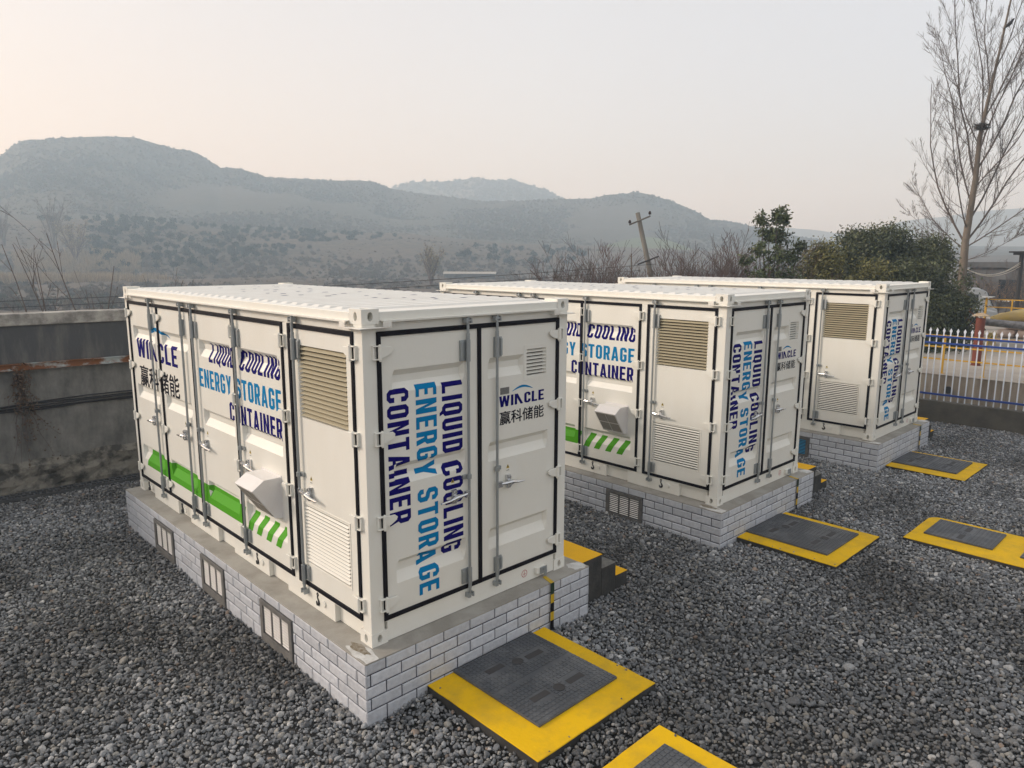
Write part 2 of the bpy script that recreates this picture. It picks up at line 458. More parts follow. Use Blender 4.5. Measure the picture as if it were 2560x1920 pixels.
class Panel:
    """door panel with pressed trapezoid recesses: list of (u0,u1,ztop,z1,z2,zbot)"""
    def __init__(s, F, u0, u1, z0, z1, rec, base=-0.004, depth=0.047):
        s.F, s.u0, s.u1, s.z0, s.z1, s.rec, s.base, s.depth = F, u0, u1, z0, z1, rec, base, depth
        s.ub = sorted({u0, u1} | {q for r in rec for q in (r[0], r[0] + .028, r[1] - .028, r[1])})
        s.zb = sorted({z0, z1} | {q for r in rec for q in r[2:6]})

    def d(s, u, z):
        for a, b, zt, za, zc, zd in s.rec:
            if a < u < b and zd < z < zt:
                f = min((u - a) / .028, (b - u) / .028, (zt - z) / (zt - za), (z - zd) / (zc - zd), 1)
                return s.base - s.depth * f
        return s.base

    def mesh(s, mb):
        k = len(mb.v); nu, nz = len(s.ub), len(s.zb)
        for z in s.zb:
            for u in s.ub: mb.v.append(s.F(u, z, s.d(u, z)))
        for j in range(nz - 1):
            for i in range(nu - 1):
                a = k + j * nu + i
                mb.f.append((a, a + 1, a + nu + 1, a + nu))

    def paint(s, verts2d, faces, name, m, parent, off=.0016):
        """lay flat artwork (u,z) onto the pressed panel, cut along its folds and trimmed to the panel"""
        b = bmesh.new()
        vs = [b.verts.new((u, z, 0)) for u, z in verts2d]
        for f in faces:
            try: b.faces.new([vs[i] for i in f])
            except ValueError: pass

        def cut(co, no, clear=False):
            bmesh.ops.bisect_plane(b, geom=b.verts[:] + b.edges[:] + b.faces[:], dist=1e-6, plane_co=co, plane_no=no, clear_outer=clear)
        cut((s.u0 + .002, 0, 0), (-1, 0, 0), True); cut((s.u1 - .002, 0, 0), (1, 0, 0), True)
        if not b.faces: b.free(); return None
        for u in s.ub[1:-1]: cut((u, 0, 0), (1, 0, 0))
        for z in s.zb[1:-1]: cut((0, z, 0), (0, 1, 0))
        bmesh.ops.triangulate(b, faces=b.faces[:])
        flip = s.F is SIDE
        mb = MB()
        mb.v = [s.F(v.co.x, v.co.y, s.d(v.co.x, v.co.y) + off) for v in b.verts]
        b.verts.index_update()
        mb.f = [tuple(v.index for v in (reversed(f.verts) if flip else f.verts)) for f in b.faces]
        b.free()
        return mb.build(name, m, parent, recalc=False)


def tess(groups, fn):
    """tessellate [[outer, hole..], ..] and map points with fn -> verts, faces"""
    V, Fc = [], []
    for polys in groups:
        tri = tessellate_polygon([[Vector((a, b, 0)) for a, b in p] for p in polys])
        k = len(V); V += [fn(a, b) for p in polys for a, b in p]
        Fc += [tuple(k + i for i in t) for t in tri]
    return V, Fc


def bold(P, art, d, parent):
    """characters thickened by laying slightly shifted copies over one another"""
    obs = [P.paint([(u + d * du, z + d * dz) for u, z in art[0]], art[1], "characters", 'black', parent, .0014 + .0003 * i)
           for i, (du, dz) in enumerate(((-.5, -.5), (.5, -.5), (.5, .5), (-.5, .5), (0, 0)))]
    obs = [o for o in obs if o]
    if not obs: return
    v, f = [], []
    for o in obs:
        k = len(v); v += [tuple(q.co) for q in o.data.vertices]; f += [tuple(k + i for i in p.vertices) for p in o.data.polygons]
    mb = MB(); mb.v, mb.f = v, f
    mb.build("characters", 'black', parent, recalc=False)
    for o in obs: bpy.data.objects.remove(o)


def line_side(s, u_left, u_right, zb, zt):      # reads left to right = decreasing u on the long side
    g, wd = text_polys(s)
    return tess(g, lambda a, b: (u_left + (u_right - u_left) * a / wd, zb + (zt - zb) * b))


def line_vert(s, u_l, u_r, z_top, z_bot):       # turned 90 degrees clockwise on the end doors
    g, wd = text_polys(s)
    return tess(g, lambda a, b: (u_l + (u_r - u_l) * b, z_top + (z_bot - z_top) * a / wd))


def arc_poly(ul, ur, zb, rise, th):
    n = 14; top, bot = [], []
    for i in range(n + 1):
        t = i / n; s_ = math.sin(math.pi * t)
        u = ul + (ur - ul) * t
        top.append((u, zb + rise * s_)); bot.append((u, zb + rise * s_ - th * s_ ** .8))
    return top + bot[1:-1][::-1]


# ------------------------------------------------------------------ battery container
CW, CL, CH = 2.438, 6.058, 2.896
ZD0, ZD1 = .240, 2.675
REC3 = ((2.385, 2.332, 2.272, 2.192), (1.575, 1.528, 1.470, 1.388), (.713, .667, .598, .502))


def door_fittings(door, F, u_rod, sgn, u_hinge, hsgn, warn=True):
    mb = MB()
    P = lambda z, d=.030: F(u_rod, z, d)
    mb.tube([P(.17), P(2.73)], .0135, 10)
    for z0, z1 in ((2.56, 2.64), (.215, .262)): mb.tube([P(z0), P(z1)], .018, 10)
    for zc, dr in ((2.755, 1), (.145, -1)):              # locking cams in their keepers
        mb.tube([P(zc - .03), P(zc + .03)], .013, 8)
        mb.fbox(F, u_rod - .034, u_rod + .034, zc - .008, zc + .008, .002, .048)
        mb.fbox(F, u_rod - .036, u_rod - .022, zc - .022, zc + .022, .0, .052)
        mb.fbox(F, u_rod + .022, u_rod + .036, zc - .022, zc + .022, .0, .052)
    mb.build("locking_rod", 'zinc', door)
    for z0, z1 in ((2.385, 2.585), (.255, .415)):
        g = MB()
        g.tube([P(z0), P(z1)], .022, 10)
        a, b = sorted((u_rod - sgn * .02, u_rod + sgn * .078))
        g.fbox(F, a, b, z0 + .006, z1 - .006, -.004, .012)
        a, b = sorted((u_rod + sgn * .05, u_rod + sgn * .078))
        g.fbox(F, a, b, z0 + .02, z1 - .02, .012, .022)
        g.build("rod_guide", 'zinc', door, bevel=.003)
    g = MB()
    g.tube([P(1.288), P(1.332)], .024, 10)
    a, b = sorted((u_rod, u_rod + sgn * .062))
    g.fbox(F, a, b, 1.29, 1.33, -.004, .02)
    g.build("rod_guide", 'zinc', door, bevel=.003)
    h = MB()                                             # swing handle with hub and catch
    q = lambda du, z, d: F(u_rod + sgn * du, z, d)
    zc = 1.150
    a, b = sorted((u_rod + sgn * .0, u_rod + sgn * .052))
    h.fbox(F, a, b, zc - .028, zc + .028, .022, .052)
    h.tube([q(.04, zc + .004, .045), q(.11, zc, .048), q(.17, zc + .006, .062), q(.25, zc - .012, .060), q(.345, zc - .022, .050)], [.014, .017, .020, .013, .009], 8)
    h.tube([q(.165, zc - .062, .006), q(.165, zc + .066, .006)], .028, 10)
    h.tube([q(.165, zc + .045, .004), q(.165, zc + .045, .038)], .017, 10)
    h.tube([q(.165, zc - .035, .004), q(.165, zc - .035, .04)], .019, 10)
    h.tube([q(.165, zc, .0), q(.165, zc, .072)], .022, 10)
    h.build("handle", 'chrome', door)
    for zc in (2.545, 1.826, 1.10, .36):
        k = MB()
        uh = u_hinge
        k.tube([F(uh, zc - .062, .030), F(uh, zc + .062, .030)], .0175, 10)
        k.tube([F(uh, zc - .074, .030), F(uh, zc + .070, .030)], .009, 8)
        a, b = sorted((uh - hsgn * .062, uh - hsgn * .050))
        k.fbox(F, a, b, zc - .055, zc + .058, -.01, .026)      # lug plates on the post
        for z0 in (zc - .058, zc + .050):
            a, b = sorted((uh - hsgn * .062, uh + hsgn * .012))
            k.fbox(F, a, b, z0, z0 + .009, .0, .036)
        pts = [(uh + hsgn * .006, zc - .048), (uh + hsgn * .07, zc - .034), (uh + hsgn * .128, zc - .002), (uh + hsgn * .132, zc + .026), (uh + hsgn * .11, zc + .044), (uh + hsgn * .006, zc + .048)]
        a0, a1 = F(0, 0, 0), F(0, 0, .016)
        k.prism([F(u, z, .010) for u, z in pts], tuple(a1[i] - a0[i] for i in range(3)))
        k.build("hinge", 'paint', door, bevel=.003)
    if warn:
        s = MB(); uc = u_rod + sgn * .17
        V = [(uc - .022, 1.278), (uc + .022, 1.278), (uc, 1.318)]
        s.poly([F(u, z, -.0022) for u, z in V])
        s.build("warning_sticker", 'sticker', door, recalc=False)
        s = MB(); s.poly([F(u, z, -.0012) for u, z in ((uc - .004, 1.283), (uc + .005, 1.283), (uc + .006, 1.30), (uc, 1.311), (uc - .006, 1.30))])
        s.build("warning_mark", 'black', door, recalc=False); s = MB()
        s.poly([F(u, z, -.0012) for u, z in ((uc - .02, 1.255), (uc + .02, 1.255), (uc + .02, 1.259), (uc - .02, 1.259))])
        s.build("warning_text", 'black', door, recalc=False)


def gasket(door, F, strips):
    mb = MB()
    for u0, u1, z0, z1 in strips: mb.fbox(F, u0 - .002, u1 + .002, z0 - .002, z1 + .002, -.03, .011 if u1 - u0 > .1 else .0125)
    mb.build("gasket", 'rubber', door, bevel=.004)


def slats(F, u0, u1, z0, z1, n, dback, dfront, th=.004, droop=1.0):
    mb = MB(); p = (z1 - z0) / n
    e = F(1, 0, 0); o = F(0, 0, 0); vec = tuple((e[i] - o[i]) * (u1 - u0) for i in range(3))
    for i in range(n):
        zt = z1 - i * p - .12 * p; zl = zt - p * .92 * droop
        mb.prism([F(u0, zt, dback), F(u0, zl, dfront), F(u0, zl - th * .6, dfront - th), F(u0, zt - th * 1.6, dback)], vec)
    return mb


def make_container():
    root = empty("storage_container")
    # --- frame: posts, rails, inner shell
    b = MB()
    b.box(.075, CW - .075, .075, CL - .075, .06, 2.82)
    pw = .131
    for x0 in (0, CW - pw):
        for y0 in (0, CL - .123):
            b.box(x0, x0 + pw, y0, y0 + (pw if y0 == 0 else .123), .1165, 2.780)
    b.box(.0, .07, 1.2565, 1.3645, .205, 2.711)                     # post between single and double doors
    b.box(.015, .076, pw, CL - .123, 2.712, 2.80)                   # side header
    b.box(pw, CW - pw, .015, .076, 2.712, 2.80)                     # end header
    b.box(CW - .08, CW - .012, pw, CL - .123, .2, 2.80)             # closed far side wall
    b.box(pw, CW - pw, CL - .08, CL - .012, .2, 2.80)
    for x0, x1 in ((-.004, .068), (CW - .068, CW + .004)):          # top side rails
        b.box(x0, x1, .178, CL - .178, 2.8005, 2.872)
    for y0, y1 in ((-.004, .068), (CL - .068, CL + .004)):
        b.box(.162, CW - .162, y0, y1, 2.8005, 2.874)
    b.build("frame", 'paint', root, bevel=.005)
    d = MB()                                                        # drip ledges below the top rails
    d.box(-.042, -.0042, .178, CL - .178, 2.797, 2.806)
    d.box(-.042, -.036, .178, CL - .178, 2.790, 2.7968)
    d.box(.178, CW - .178, -.042, -.0042, 2.797, 2.806)
    d.box(.178, CW - .178, -.042, -.036, 2.790, 2.7968)
    d.build("drip_ledge", 'paint', root, bevel=.002)
    for cx, sx in ((0, 1), (CW, -1)):                               # angle brackets at the corners
        for cy_, sy in ((0, 1), (CL, -1)):
            k = MB()
            fx = lambda a: cx + sx * a
            fy = lambda a: cy_ + sy * a
            X = sorted((fx(-.058), fx(.25))); Y = sorted((fy(-.058), fy(-.0045)))
            k.box(*X, *Y, 2.746, 2.754)
            X = sorted((fx(.165), fx(.25))); Y = sorted((fy(-.058), fy(-.052)))
            k.box(*X, *Y, 2.7545, 2.792)
            X = sorted((fx(-.058), fx(-.0045))); Y = sorted((fy(-.004), fy(.25)))
            k.box(*X, *Y, 2.746, 2.754)
            X = sorted((fx(-.058), fx(-.052))); Y = sorted((fy(.165), fy(.25)))
            k.box(*X, *Y, 2.7545, 2.792)
            k.build("corner_bracket", 'roofp', root, bevel=.002)
    # --- corner castings with their oval holes
    oval = [(.5 + .30 * math.cos(t) , .5 + .36 * math.sin(t)) for t in [i * math.pi / 10 for i in range(20)]]
    for top in (0, 1):
        z0, z1 = (2.778, CH + .004) if top else (-.0, .118)
        for cx, sx in ((0, 1), (CW, -1)):
            for cy_, sy in ((0, 1), (CL, -1)):
                k = MB(); e = .005
                lx, ly, lz = .165, .180, z1 - z0
                G = lambda a, b_, c: (cx + sx * (a - e), cy_ + sy * (b_ - e), z0 + c)
                # side plate (outer x face), end plate (outer y face), top plate
                hs = .62
                hol = lambda w_, h_, kw, kh: [(w_ / 2 + (p - .5) * kw, h_ / 2 + (q - .5) * kh) for p, q in oval]
                k.holed(lambda a, c, dd: G(-dd, a, c), [(0, 0), (ly, 0), (ly, lz), (0, lz)], hol(ly, lz, .085, .105), 0, .075)
                k.holed(lambda a, c, dd: G(a, -dd, c), [(0, 0), (lx, 0), (lx, lz), (0, lz)], hol(lx, lz, .085, .105), 0, .075)
                k.holed(lambda a, b_, dd: G(a, b_, lz + dd) if top else G(a, b_, -dd), [(0, 0), (lx, 0), (lx, ly), (0, ly)], hol(lx, ly, .10, .15), 0, .03)
                k.poly([G(lx, 0, 0), G(lx, ly, 0), G(lx, ly, lz), G(lx, 0, lz)])
                k.poly([G(0, ly, 0), G(lx, ly, 0), G(lx, ly, lz), G(0, ly, lz)])
                k.poly([G(0, 0, 0 if top else lz), G(lx, 0, 0 if top else lz), G(lx, ly, 0 if top else lz), G(0, ly, 0 if top else lz)])
                k.build("corner_casting", 'paint', root)
    # --- corrugated roof
    r = MB()
    xb = [.069, .10, .135, CW - .135, CW - .10, CW - .069]
    ys, y = [(.07, 0), (.27, 0)], .27
    while y < CL - .36:
        ys += [(y + .030, 1), (y + .118, 1), (y + .148, 0), (y + .2, 0)]; y += .2
    ys += [(CL - .07, 0)]
    for yy, hgt in ys:
        for i, x in enumerate(xb):
            r.v.append((x, yy, 2.868 + (.018 * hgt if 2 <= i <= 3 else (.004 * hgt if i in (1, 4) else 0)) + (.004 if 1 <= i <= 4 else 0)))
    nx = len(xb)
    for j in range(len(ys) - 1):
        for i in range(nx - 1):
            a = j * nx + i; r.f.append((a, a + 1, a + nx + 1, a + nx))
    r.build("roof", 'roofp', root)
    # navy remnants of the lettering painted on the roof ribs
    mk = MB(); rg = random.Random(4)
    spots = [(1.348, 5.471), (1.578, 5.28), (1.76, 5.128), (1.614, 4.693), (1.928, 4.989), (.962, 4.304), (.706, 3.703), (1.105, 4.36), (1.081, 4.031), (1.221, 3.913), (.719, 3.201), (.813, 3.027), (.644, 2.598), (.827, 2.567), (1.222, 3.264), (1.264, 3.126), (1.352, 2.901), (1.137, 2.301), (1.375, 2.545), (.937, 2.22), (1.716, 2.843), (1.147, 1.641), (1.377, 1.388), (1.162, 1.255), (1.201, .89), (1.483, .976), (1.606, 1.157), (1.866, .964), (1.5, 3.6), (1.7, 3.9), (1.0, 3.5), (1.6, 2.1), (1.8, 1.7), (1.45, 4.9), (.9, 4.9), (1.3, 2.0), (1.75, 4.4)]
    for x, yy in spots:
        i = round((yy - .27 - .074) / .2); yc = .27 + .2 * i + .074
        l_ = rg.uniform(.02, .05); sk = rg.uniform(-.02, .02)
        mk.poly([(x - l_, yc - .022, 2.8920), (x + l_ * .6, yc - .022, 2.8920), (x + l_ * .6 + sk, yc + .022, 2.8920), (x - l_ + sk, yc + .022, 2.8920)])
    mk.build("roof_lettering", 'navy', root, recalc=False)
    # --- bottom rails
    b = MB()
    b.box(.05, .07, .18, CL - .18, .004, .19)
    for u0, u1 in ((.607, 1.524), (1.94, 2.81), (3.25, 4.12), (4.535, 5.45)): b.box(.0, .0495, u0, u1, .004, .186)
    b.box(.0, .0495, .178, CL - .178, .1865, .2035)
    b.build("side_base_rail", 'paint', root, bevel=.004)
    b = MB()
    b.box(.163, CW - .163, .003, .07, .004, .19)
    b.box(.14, CW - .14, -.003, .07, .1905, .2035)
    b.build("end_base_rail", 'paint', root, bevel=.004)
    b = MB()
    b.box(CW - .07, CW, .178, CL - .178, .004, .2); b.box(.163, CW - .163, CL - .07, CL, .004, .2)
    b.build("far_base_rail", 'paint', root)
    for u in (.92, 2.215, 4.40, 5.665):                             # lifting hook marks and plugs
        h = MB()
        pts = [(0, .148), (-.004, .128), (.006, .112), (.020, .096), (.024, .078), (.012, .060), (-.006, .056), (-.022, .068), (-.026, .084)]
        h.tube([SIDE(u - a, z + .01, .001) for a, z in pts], [.007, .008, .009, .011, .014, .016, .015, .010, .005], 6)
        h.tube([SIDE(u + .013 * math.cos(t), .168 + .014 * math.sin(t), .001) for t in [i * math.pi / 5 for i in range(11)]], .0055, 6)
        h.build("hook_mark", 'hookp', root)
        c = MB(); uc = u - .122
        c.tube([SIDE(uc, .118, -.001), SIDE(uc, .118, .014)], .033, 18)
        c.build("drain_plug", 'paint', root, bevel=.004)
    # --- side doors: single vented door nearest the corner, then four panelled doors
    g = .036
    du = MB()
    D = Panel(SIDE, .167, 1.2195, ZD0, ZD1, [(.262, 1.080, 2.527, 2.523, 1.861, 1.857), (.315, 1.092, 1.012, 1.009, .448, .445)], depth=.030)
    D.mesh(du); door = du.build("door", 'paint', root, recalc=False)
    tag(door, "narrow vented door beside the corner post")
    gasket(door, SIDE, [(.131, .167, .204, 2.711), (1.2195, 1.2555, .204, 2.711), (.167, 1.2195, .204, .240), (.167, 1.2195, 2.675, 2.711)])
    slats(SIDE, .268, 1.074, 1.866, 2.52, 16, -.032, .004, droop=.66).build("upper_louvre", 'louvt', door)
    slats(SIDE, .321, 1.086, .452, 1.004, 16, -.013, .005, th=.003, droop=.50).build("lower_louvre", 'paint', door)
    t = MB(); t.fbox(SIDE, .266, 1.076, 1.864, 2.523, -.0335, -.0325); t.build("upper_louvre_shade", 'dark', door)  # near-black sheet in place of the shade behind the slats
    t = MB(); t.fbox(SIDE, .3435, 1.0635, .4515, 1.0055, -.0145, -.0135); t.build("lower_louvre_shade", 'dark', door)  # black sheet close behind the slats, painting their shaded gaps
    t = MB()
    for zz in (1.03, .425): t.fbox(SIDE, .30, 1.10, zz, zz + .012, -.0038, .0005)
    for uu in (.29, 1.103): t.fbox(SIDE, uu, uu + .01, .425, 1.042, -.0038, .0005)
    t.build("louvre_trim", 'paint', door)
    door_fittings(door, SIDE, 1.118, -1, .142, 1)
    doors = []
    for (u0, u1, r0, r1, ur, sg, uh, hs, strips) in (
        (1.4005, 2.4815, 1.49, 2.405, 2.41, -1, 1.372, 1, [(1.365, 1.4005, .204, 2.711)]),
        (2.5195, 3.6365, 2.588, 3.449, 3.548, -1, 2.500, 1, [(2.4815, 2.5195, .204, 2.711)]),
        (3.6735, 4.7685, 3.79, 4.68, 3.888, 1, 4.787, -1, [(3.6365, 3.6735, .204, 2.711)]),
        (4.8055, 5.8985, 4.93, 5.79, 4.992, 1, 5.926, -1, [(4.7685, 4.8055, .204, 2.711), (5.8985, 5.9345, .204, 2.711)])):
        rec = [(r0, r1, *z) for z in REC3]
        P = Panel(SIDE, u0, u1, ZD0, ZD1, rec)
        m_ = MB(); P.mesh(m_); dr = m_.build("door", 'paint', root, recalc=False)
        gasket(dr, SIDE, strips + [(u0, u1, .204, .240), (u0, u1, 2.675, 2.711)])
        door_fittings(dr, SIDE, ur, sg, uh, hs)
        doors.append((P, dr))
    art = [(line_side("LIQUID COOLING", 3.19, 1.465, 2.145, 2.36), 'navy'), (line_side("ENERGY STORAGE", 3.50, 1.47, 1.835, 2.05), 'blue'), (line_side("CONTAINER", 2.70, 1.48, 1.55, 1.765), 'navy')]
    band = tess([[[(5.545, .668), (2.433, .640), (2.542, .415), (5.665, .425)]]], lambda a, b_: (a, b_))
    st = []
    for tl, tr, bl, br in ((2.2975, 2.178, 2.4125, 2.30), (2.0695, 1.958, 2.2015, 2.0915), (1.8405, 1.73, 1.975, 1.865), (1.6175, 1.5095, 1.7555, 1.6435)):
        st.append([[(tl, .634), (tr, .634), (br, .404), (bl, .404)]])
    stripes = tess(st, lambda a, b_: (a, b_))
    gW, wd = text_polys("WInCLE", sp=.10)
    logo = tess(gW, lambda a, b_: (5.69 + (4.18 - 5.69) * a / wd, 1.965 + .255 * b_))
    arcs = tess([[arc_poly(5.28, 4.50, 2.295, .115, .05)]], lambda a, b_: (a, b_))
    cj = ([(5.645 + (4.185 - 5.645) * a, 1.575 + .28 * b_) for a, b_ in CJK[0]], CJK[1])
    for (P, dr), which in zip(doors, ((0, 1, 2), (0, 1, 2), (3,), (3,))):
        for i in which:
            if i < 3: P.paint(*art[i][0], "lettering", art[i][1], dr)
            else:
                P.paint(*logo, "lettering", 'navy', dr); P.paint(*arcs, "logo_arc", 'blue', dr); bold(P, cj, .0085, dr)
        P.paint(*band, "green_band", 'green', dr)
    doors[0][0].paint(*stripes, "green_stripe", 'green', doors[0][1])
    # --- air hood on the fourth door
    prof = [(-.004, 1.172), (.172, 1.172), (.298, 1.086), (.070, .760), (-.004, .752)]
    hd = MB()
    hd.prism([SIDE(1.565, z, d_) for d_, z in prof], (0, .40, 0))
    hood = hd.build("air_hood", 'hood', doors[0][1], bevel=.004)
    fl = MB()
    fl.fbox(SIDE, 1.548, 1.5645, .75, 1.19, -.0035, .002); fl.fbox(SIDE, 1.9655, 1.982, .75, 1.19, -.0035, .002)
    fl.fbox(SIDE, 1.565, 1.965, 1.1725, 1.19, -.0035, .002)
    for zz in (.80, .91, 1.03, 1.15):
        fl.tube([SIDE(1.556, zz, .0), SIDE(1.556, zz, .005)], .006, 8)
        fl.tube([SIDE(1.974, zz, .0), SIDE(1.974, zz, .005)], .006, 8)
    fl.build("hood_flange", 'hood', hood)
    n0, n1 = np.array([.298, 1.086]), np.array([.070, .760])
    nn = np.array([.326, -.228]); nn = nn / np.linalg.norm(nn)
    fm = MB()
    for ia in range(2):
        for ib in range(2):
            ua, ub_ = 1.585 + ib * .185, 1.760 + ib * .185
            t0, t1 = .06 + ia * .46, .48 + ia * .46
            A, B_ = n0 + (n1 - n0) * t0 + nn * .0025, n0 + (n1 - n0) * t1 + nn * .0025
            fm.poly([SIDE(ua, A[1], A[0]), SIDE(ub_, A[1], A[0]), SIDE(ub_, B_[1], B_[0]), SIDE(ua, B_[1], B_[0])])
    fm.build("filter_mesh", 'filt', hood, recalc=False)
    # --- end doors
    rec = [(.272, 1.060, *z) for z in REC3]
    PL = Panel(END, .1675, 1.2155, ZD0, ZD1, rec)
    m_ = MB(); PL.mesh(m_); dl = m_.build("door", 'paint', root, recalc=False)
    tag(dl, "end door with the three lines of upright lettering")
    gasket(dl, END, [(.1315, .1675, .204, 2.711), (1.2155, 1.2525, .204, 2.711), (.1675, 1.2155, .204, .240), (.1675, 1.2155, 2.675, 2.711)])
    door_fittings(dl, END, 1.078, -1, .145, 1)
    PL.paint(*line_vert("CONTAINER", .218, .437, 2.222, 1.040), "lettering", 'navy', dl)
    PL.paint(*line_vert("ENERGY STORAGE", .512, .737, 2.234, .307), "lettering", 'blue', dl)
    PL.paint(*line_vert("LIQUID COOLING", .797, 1.030, 2.220, .605), "lettering", 'navy', dl)
    rec = [(1.345, 1.812, *REC3[0]), (1.345, 2.166, *REC3[1]), (1.345, 2.168, *REC3[2]), (1.852, 2.130, 2.425, 2.422, 2.169, 2.166)]
    PR = Panel(END, 1.2525, 2.2705, ZD0, ZD1, rec)
    m_ = MB(); PR.mesh(m_); dr = m_.build("door", 'paint', root, recalc=False)
    tag(dr, "end door with the small logo and vent grille")
    gasket(dr, END, [(2.2705, 2.3065, .204, 2.711), (1.2525, 2.2705, .204, .240), (1.2525, 2.2705, 2.675, 2.711)])
    door_fittings(dr, END, 1.432, 1, 2.292, -1)
    slats(END, 1.856, 2.126, 2.172, 2.420, 7, -.034, -.002, droop=.62).build("vent_grille", 'paint', dr)
    t = MB(); t.fbox(END, 1.855, 2.127, 2.170, 2.4215, -.0385, -.0375); t.build("vent_shade", 'dark', dr)  # darkness behind the grille put in as a black sheet
    t = MB()
    t.fbox(END, 1.818, 1.852, 2.118, 2.468, -.0038, .0); t.fbox(END, 2.130, 2.162, 2.118, 2.468, -.0038, .0)
    t.fbox(END, 1.8525, 2.1295, 2.118, 2.1655, -.0038, .0); t.fbox(END, 1.8525, 2.1295, 2.4255, 2.468, -.0038, .0)
    t.build("vent_trim", 'paint', dr)
    t = MB(); t.fbox(END, 1.503, 1.617, 2.019, 2.084, -.0038, .0); t.build("name_plate", 'plate', dr)
    logo = tess(gW, lambda a, b_: (1.487 + (2.103 - 1.487) * a / wd, 1.897 + .106 * b_))
    PR.paint(*logo, "lettering", 'navy', dr)
    PR.paint(*tess([[arc_poly(1.652, 1.949, 2.032, .050, .023)]], lambda a, b_: (a, b_)), "logo_arc", 'blue', dr)
    bold(PR, ([(1.494 + .606 * a, 1.722 + .128 * b_) for a, b_ in CJK[0]], CJK[1]), .0036, dr)
    # --- earth mark and terminal on the end rail
    e = MB(); uc, zc = 1.839, .103
    ring = lambda r0, r1: [(uc + r * math.cos(t), zc + r * math.sin(t)) for r in (r1,) for t in [i * math.pi / 12 for i in range(24)]]
    V, Fc = tess([[ring(0, .040), ring(0, .034)]], lambda a, b_: (a, b_))
    k0 = len(e.v); e.v += [END(a, b_, -.0015) for a, b_ in V]; e.f += [tuple(k0 + i for i in f) for f in Fc]
    for u0, u1, z0, z1 in ((uc - .0025, uc + .0025, zc, zc + .026), (uc - .020, uc + .020, zc - .005, zc - .0005), (uc - .013, uc + .013, zc - .014, zc - .010), (uc - .006, uc + .006, zc - .022, zc - .018)):
        e.poly([END(u0, z0, -.0015), END(u1, z0, -.0015), END(u1, z1, -.0015), END(u0, z1, -.0015)])
    e.build("earth_mark", 'red', root, recalc=False)
    t = MB(); t.fbox(END, 1.985, 2.125, .060, .125, -.002, .035); t.build("earth_bracket", 'paint', root, bevel=.004)
    t = MB(); t.fbox(END, 2.030, 2.128, .052, .122, .0355, .044); t.tube([END(2.08, .098, .044), END(2.08, .098, .058)], .009, 8)
    t.build("earth_plate", 'zinc', root)
    return root


OFF = [(0.0, 0.0, 0.0), (5.5144, -.0455, -.061), (10.8372, -.1424, -.046)]
c1 = make_container()
tag(c1, "nearest and largest cream battery container, all five doors of its long side in view", "container", "cream battery storage containers")
c2 = copy_tree(c1); c2.location = OFF[1]
tag(c2, "middle cream battery container, its long side half hidden behind the nearest one", "container")
c3 = copy_tree(c1); c3.location = OFF[2]
tag(c3, "farthest cream battery container, next to the white picket fence", "container")


# ------------------------------------------------------------------ brick plinths
GZ = -.545
PX0, PX1, PY0, PY1 = -.190, 2.651, -.188, 6.141


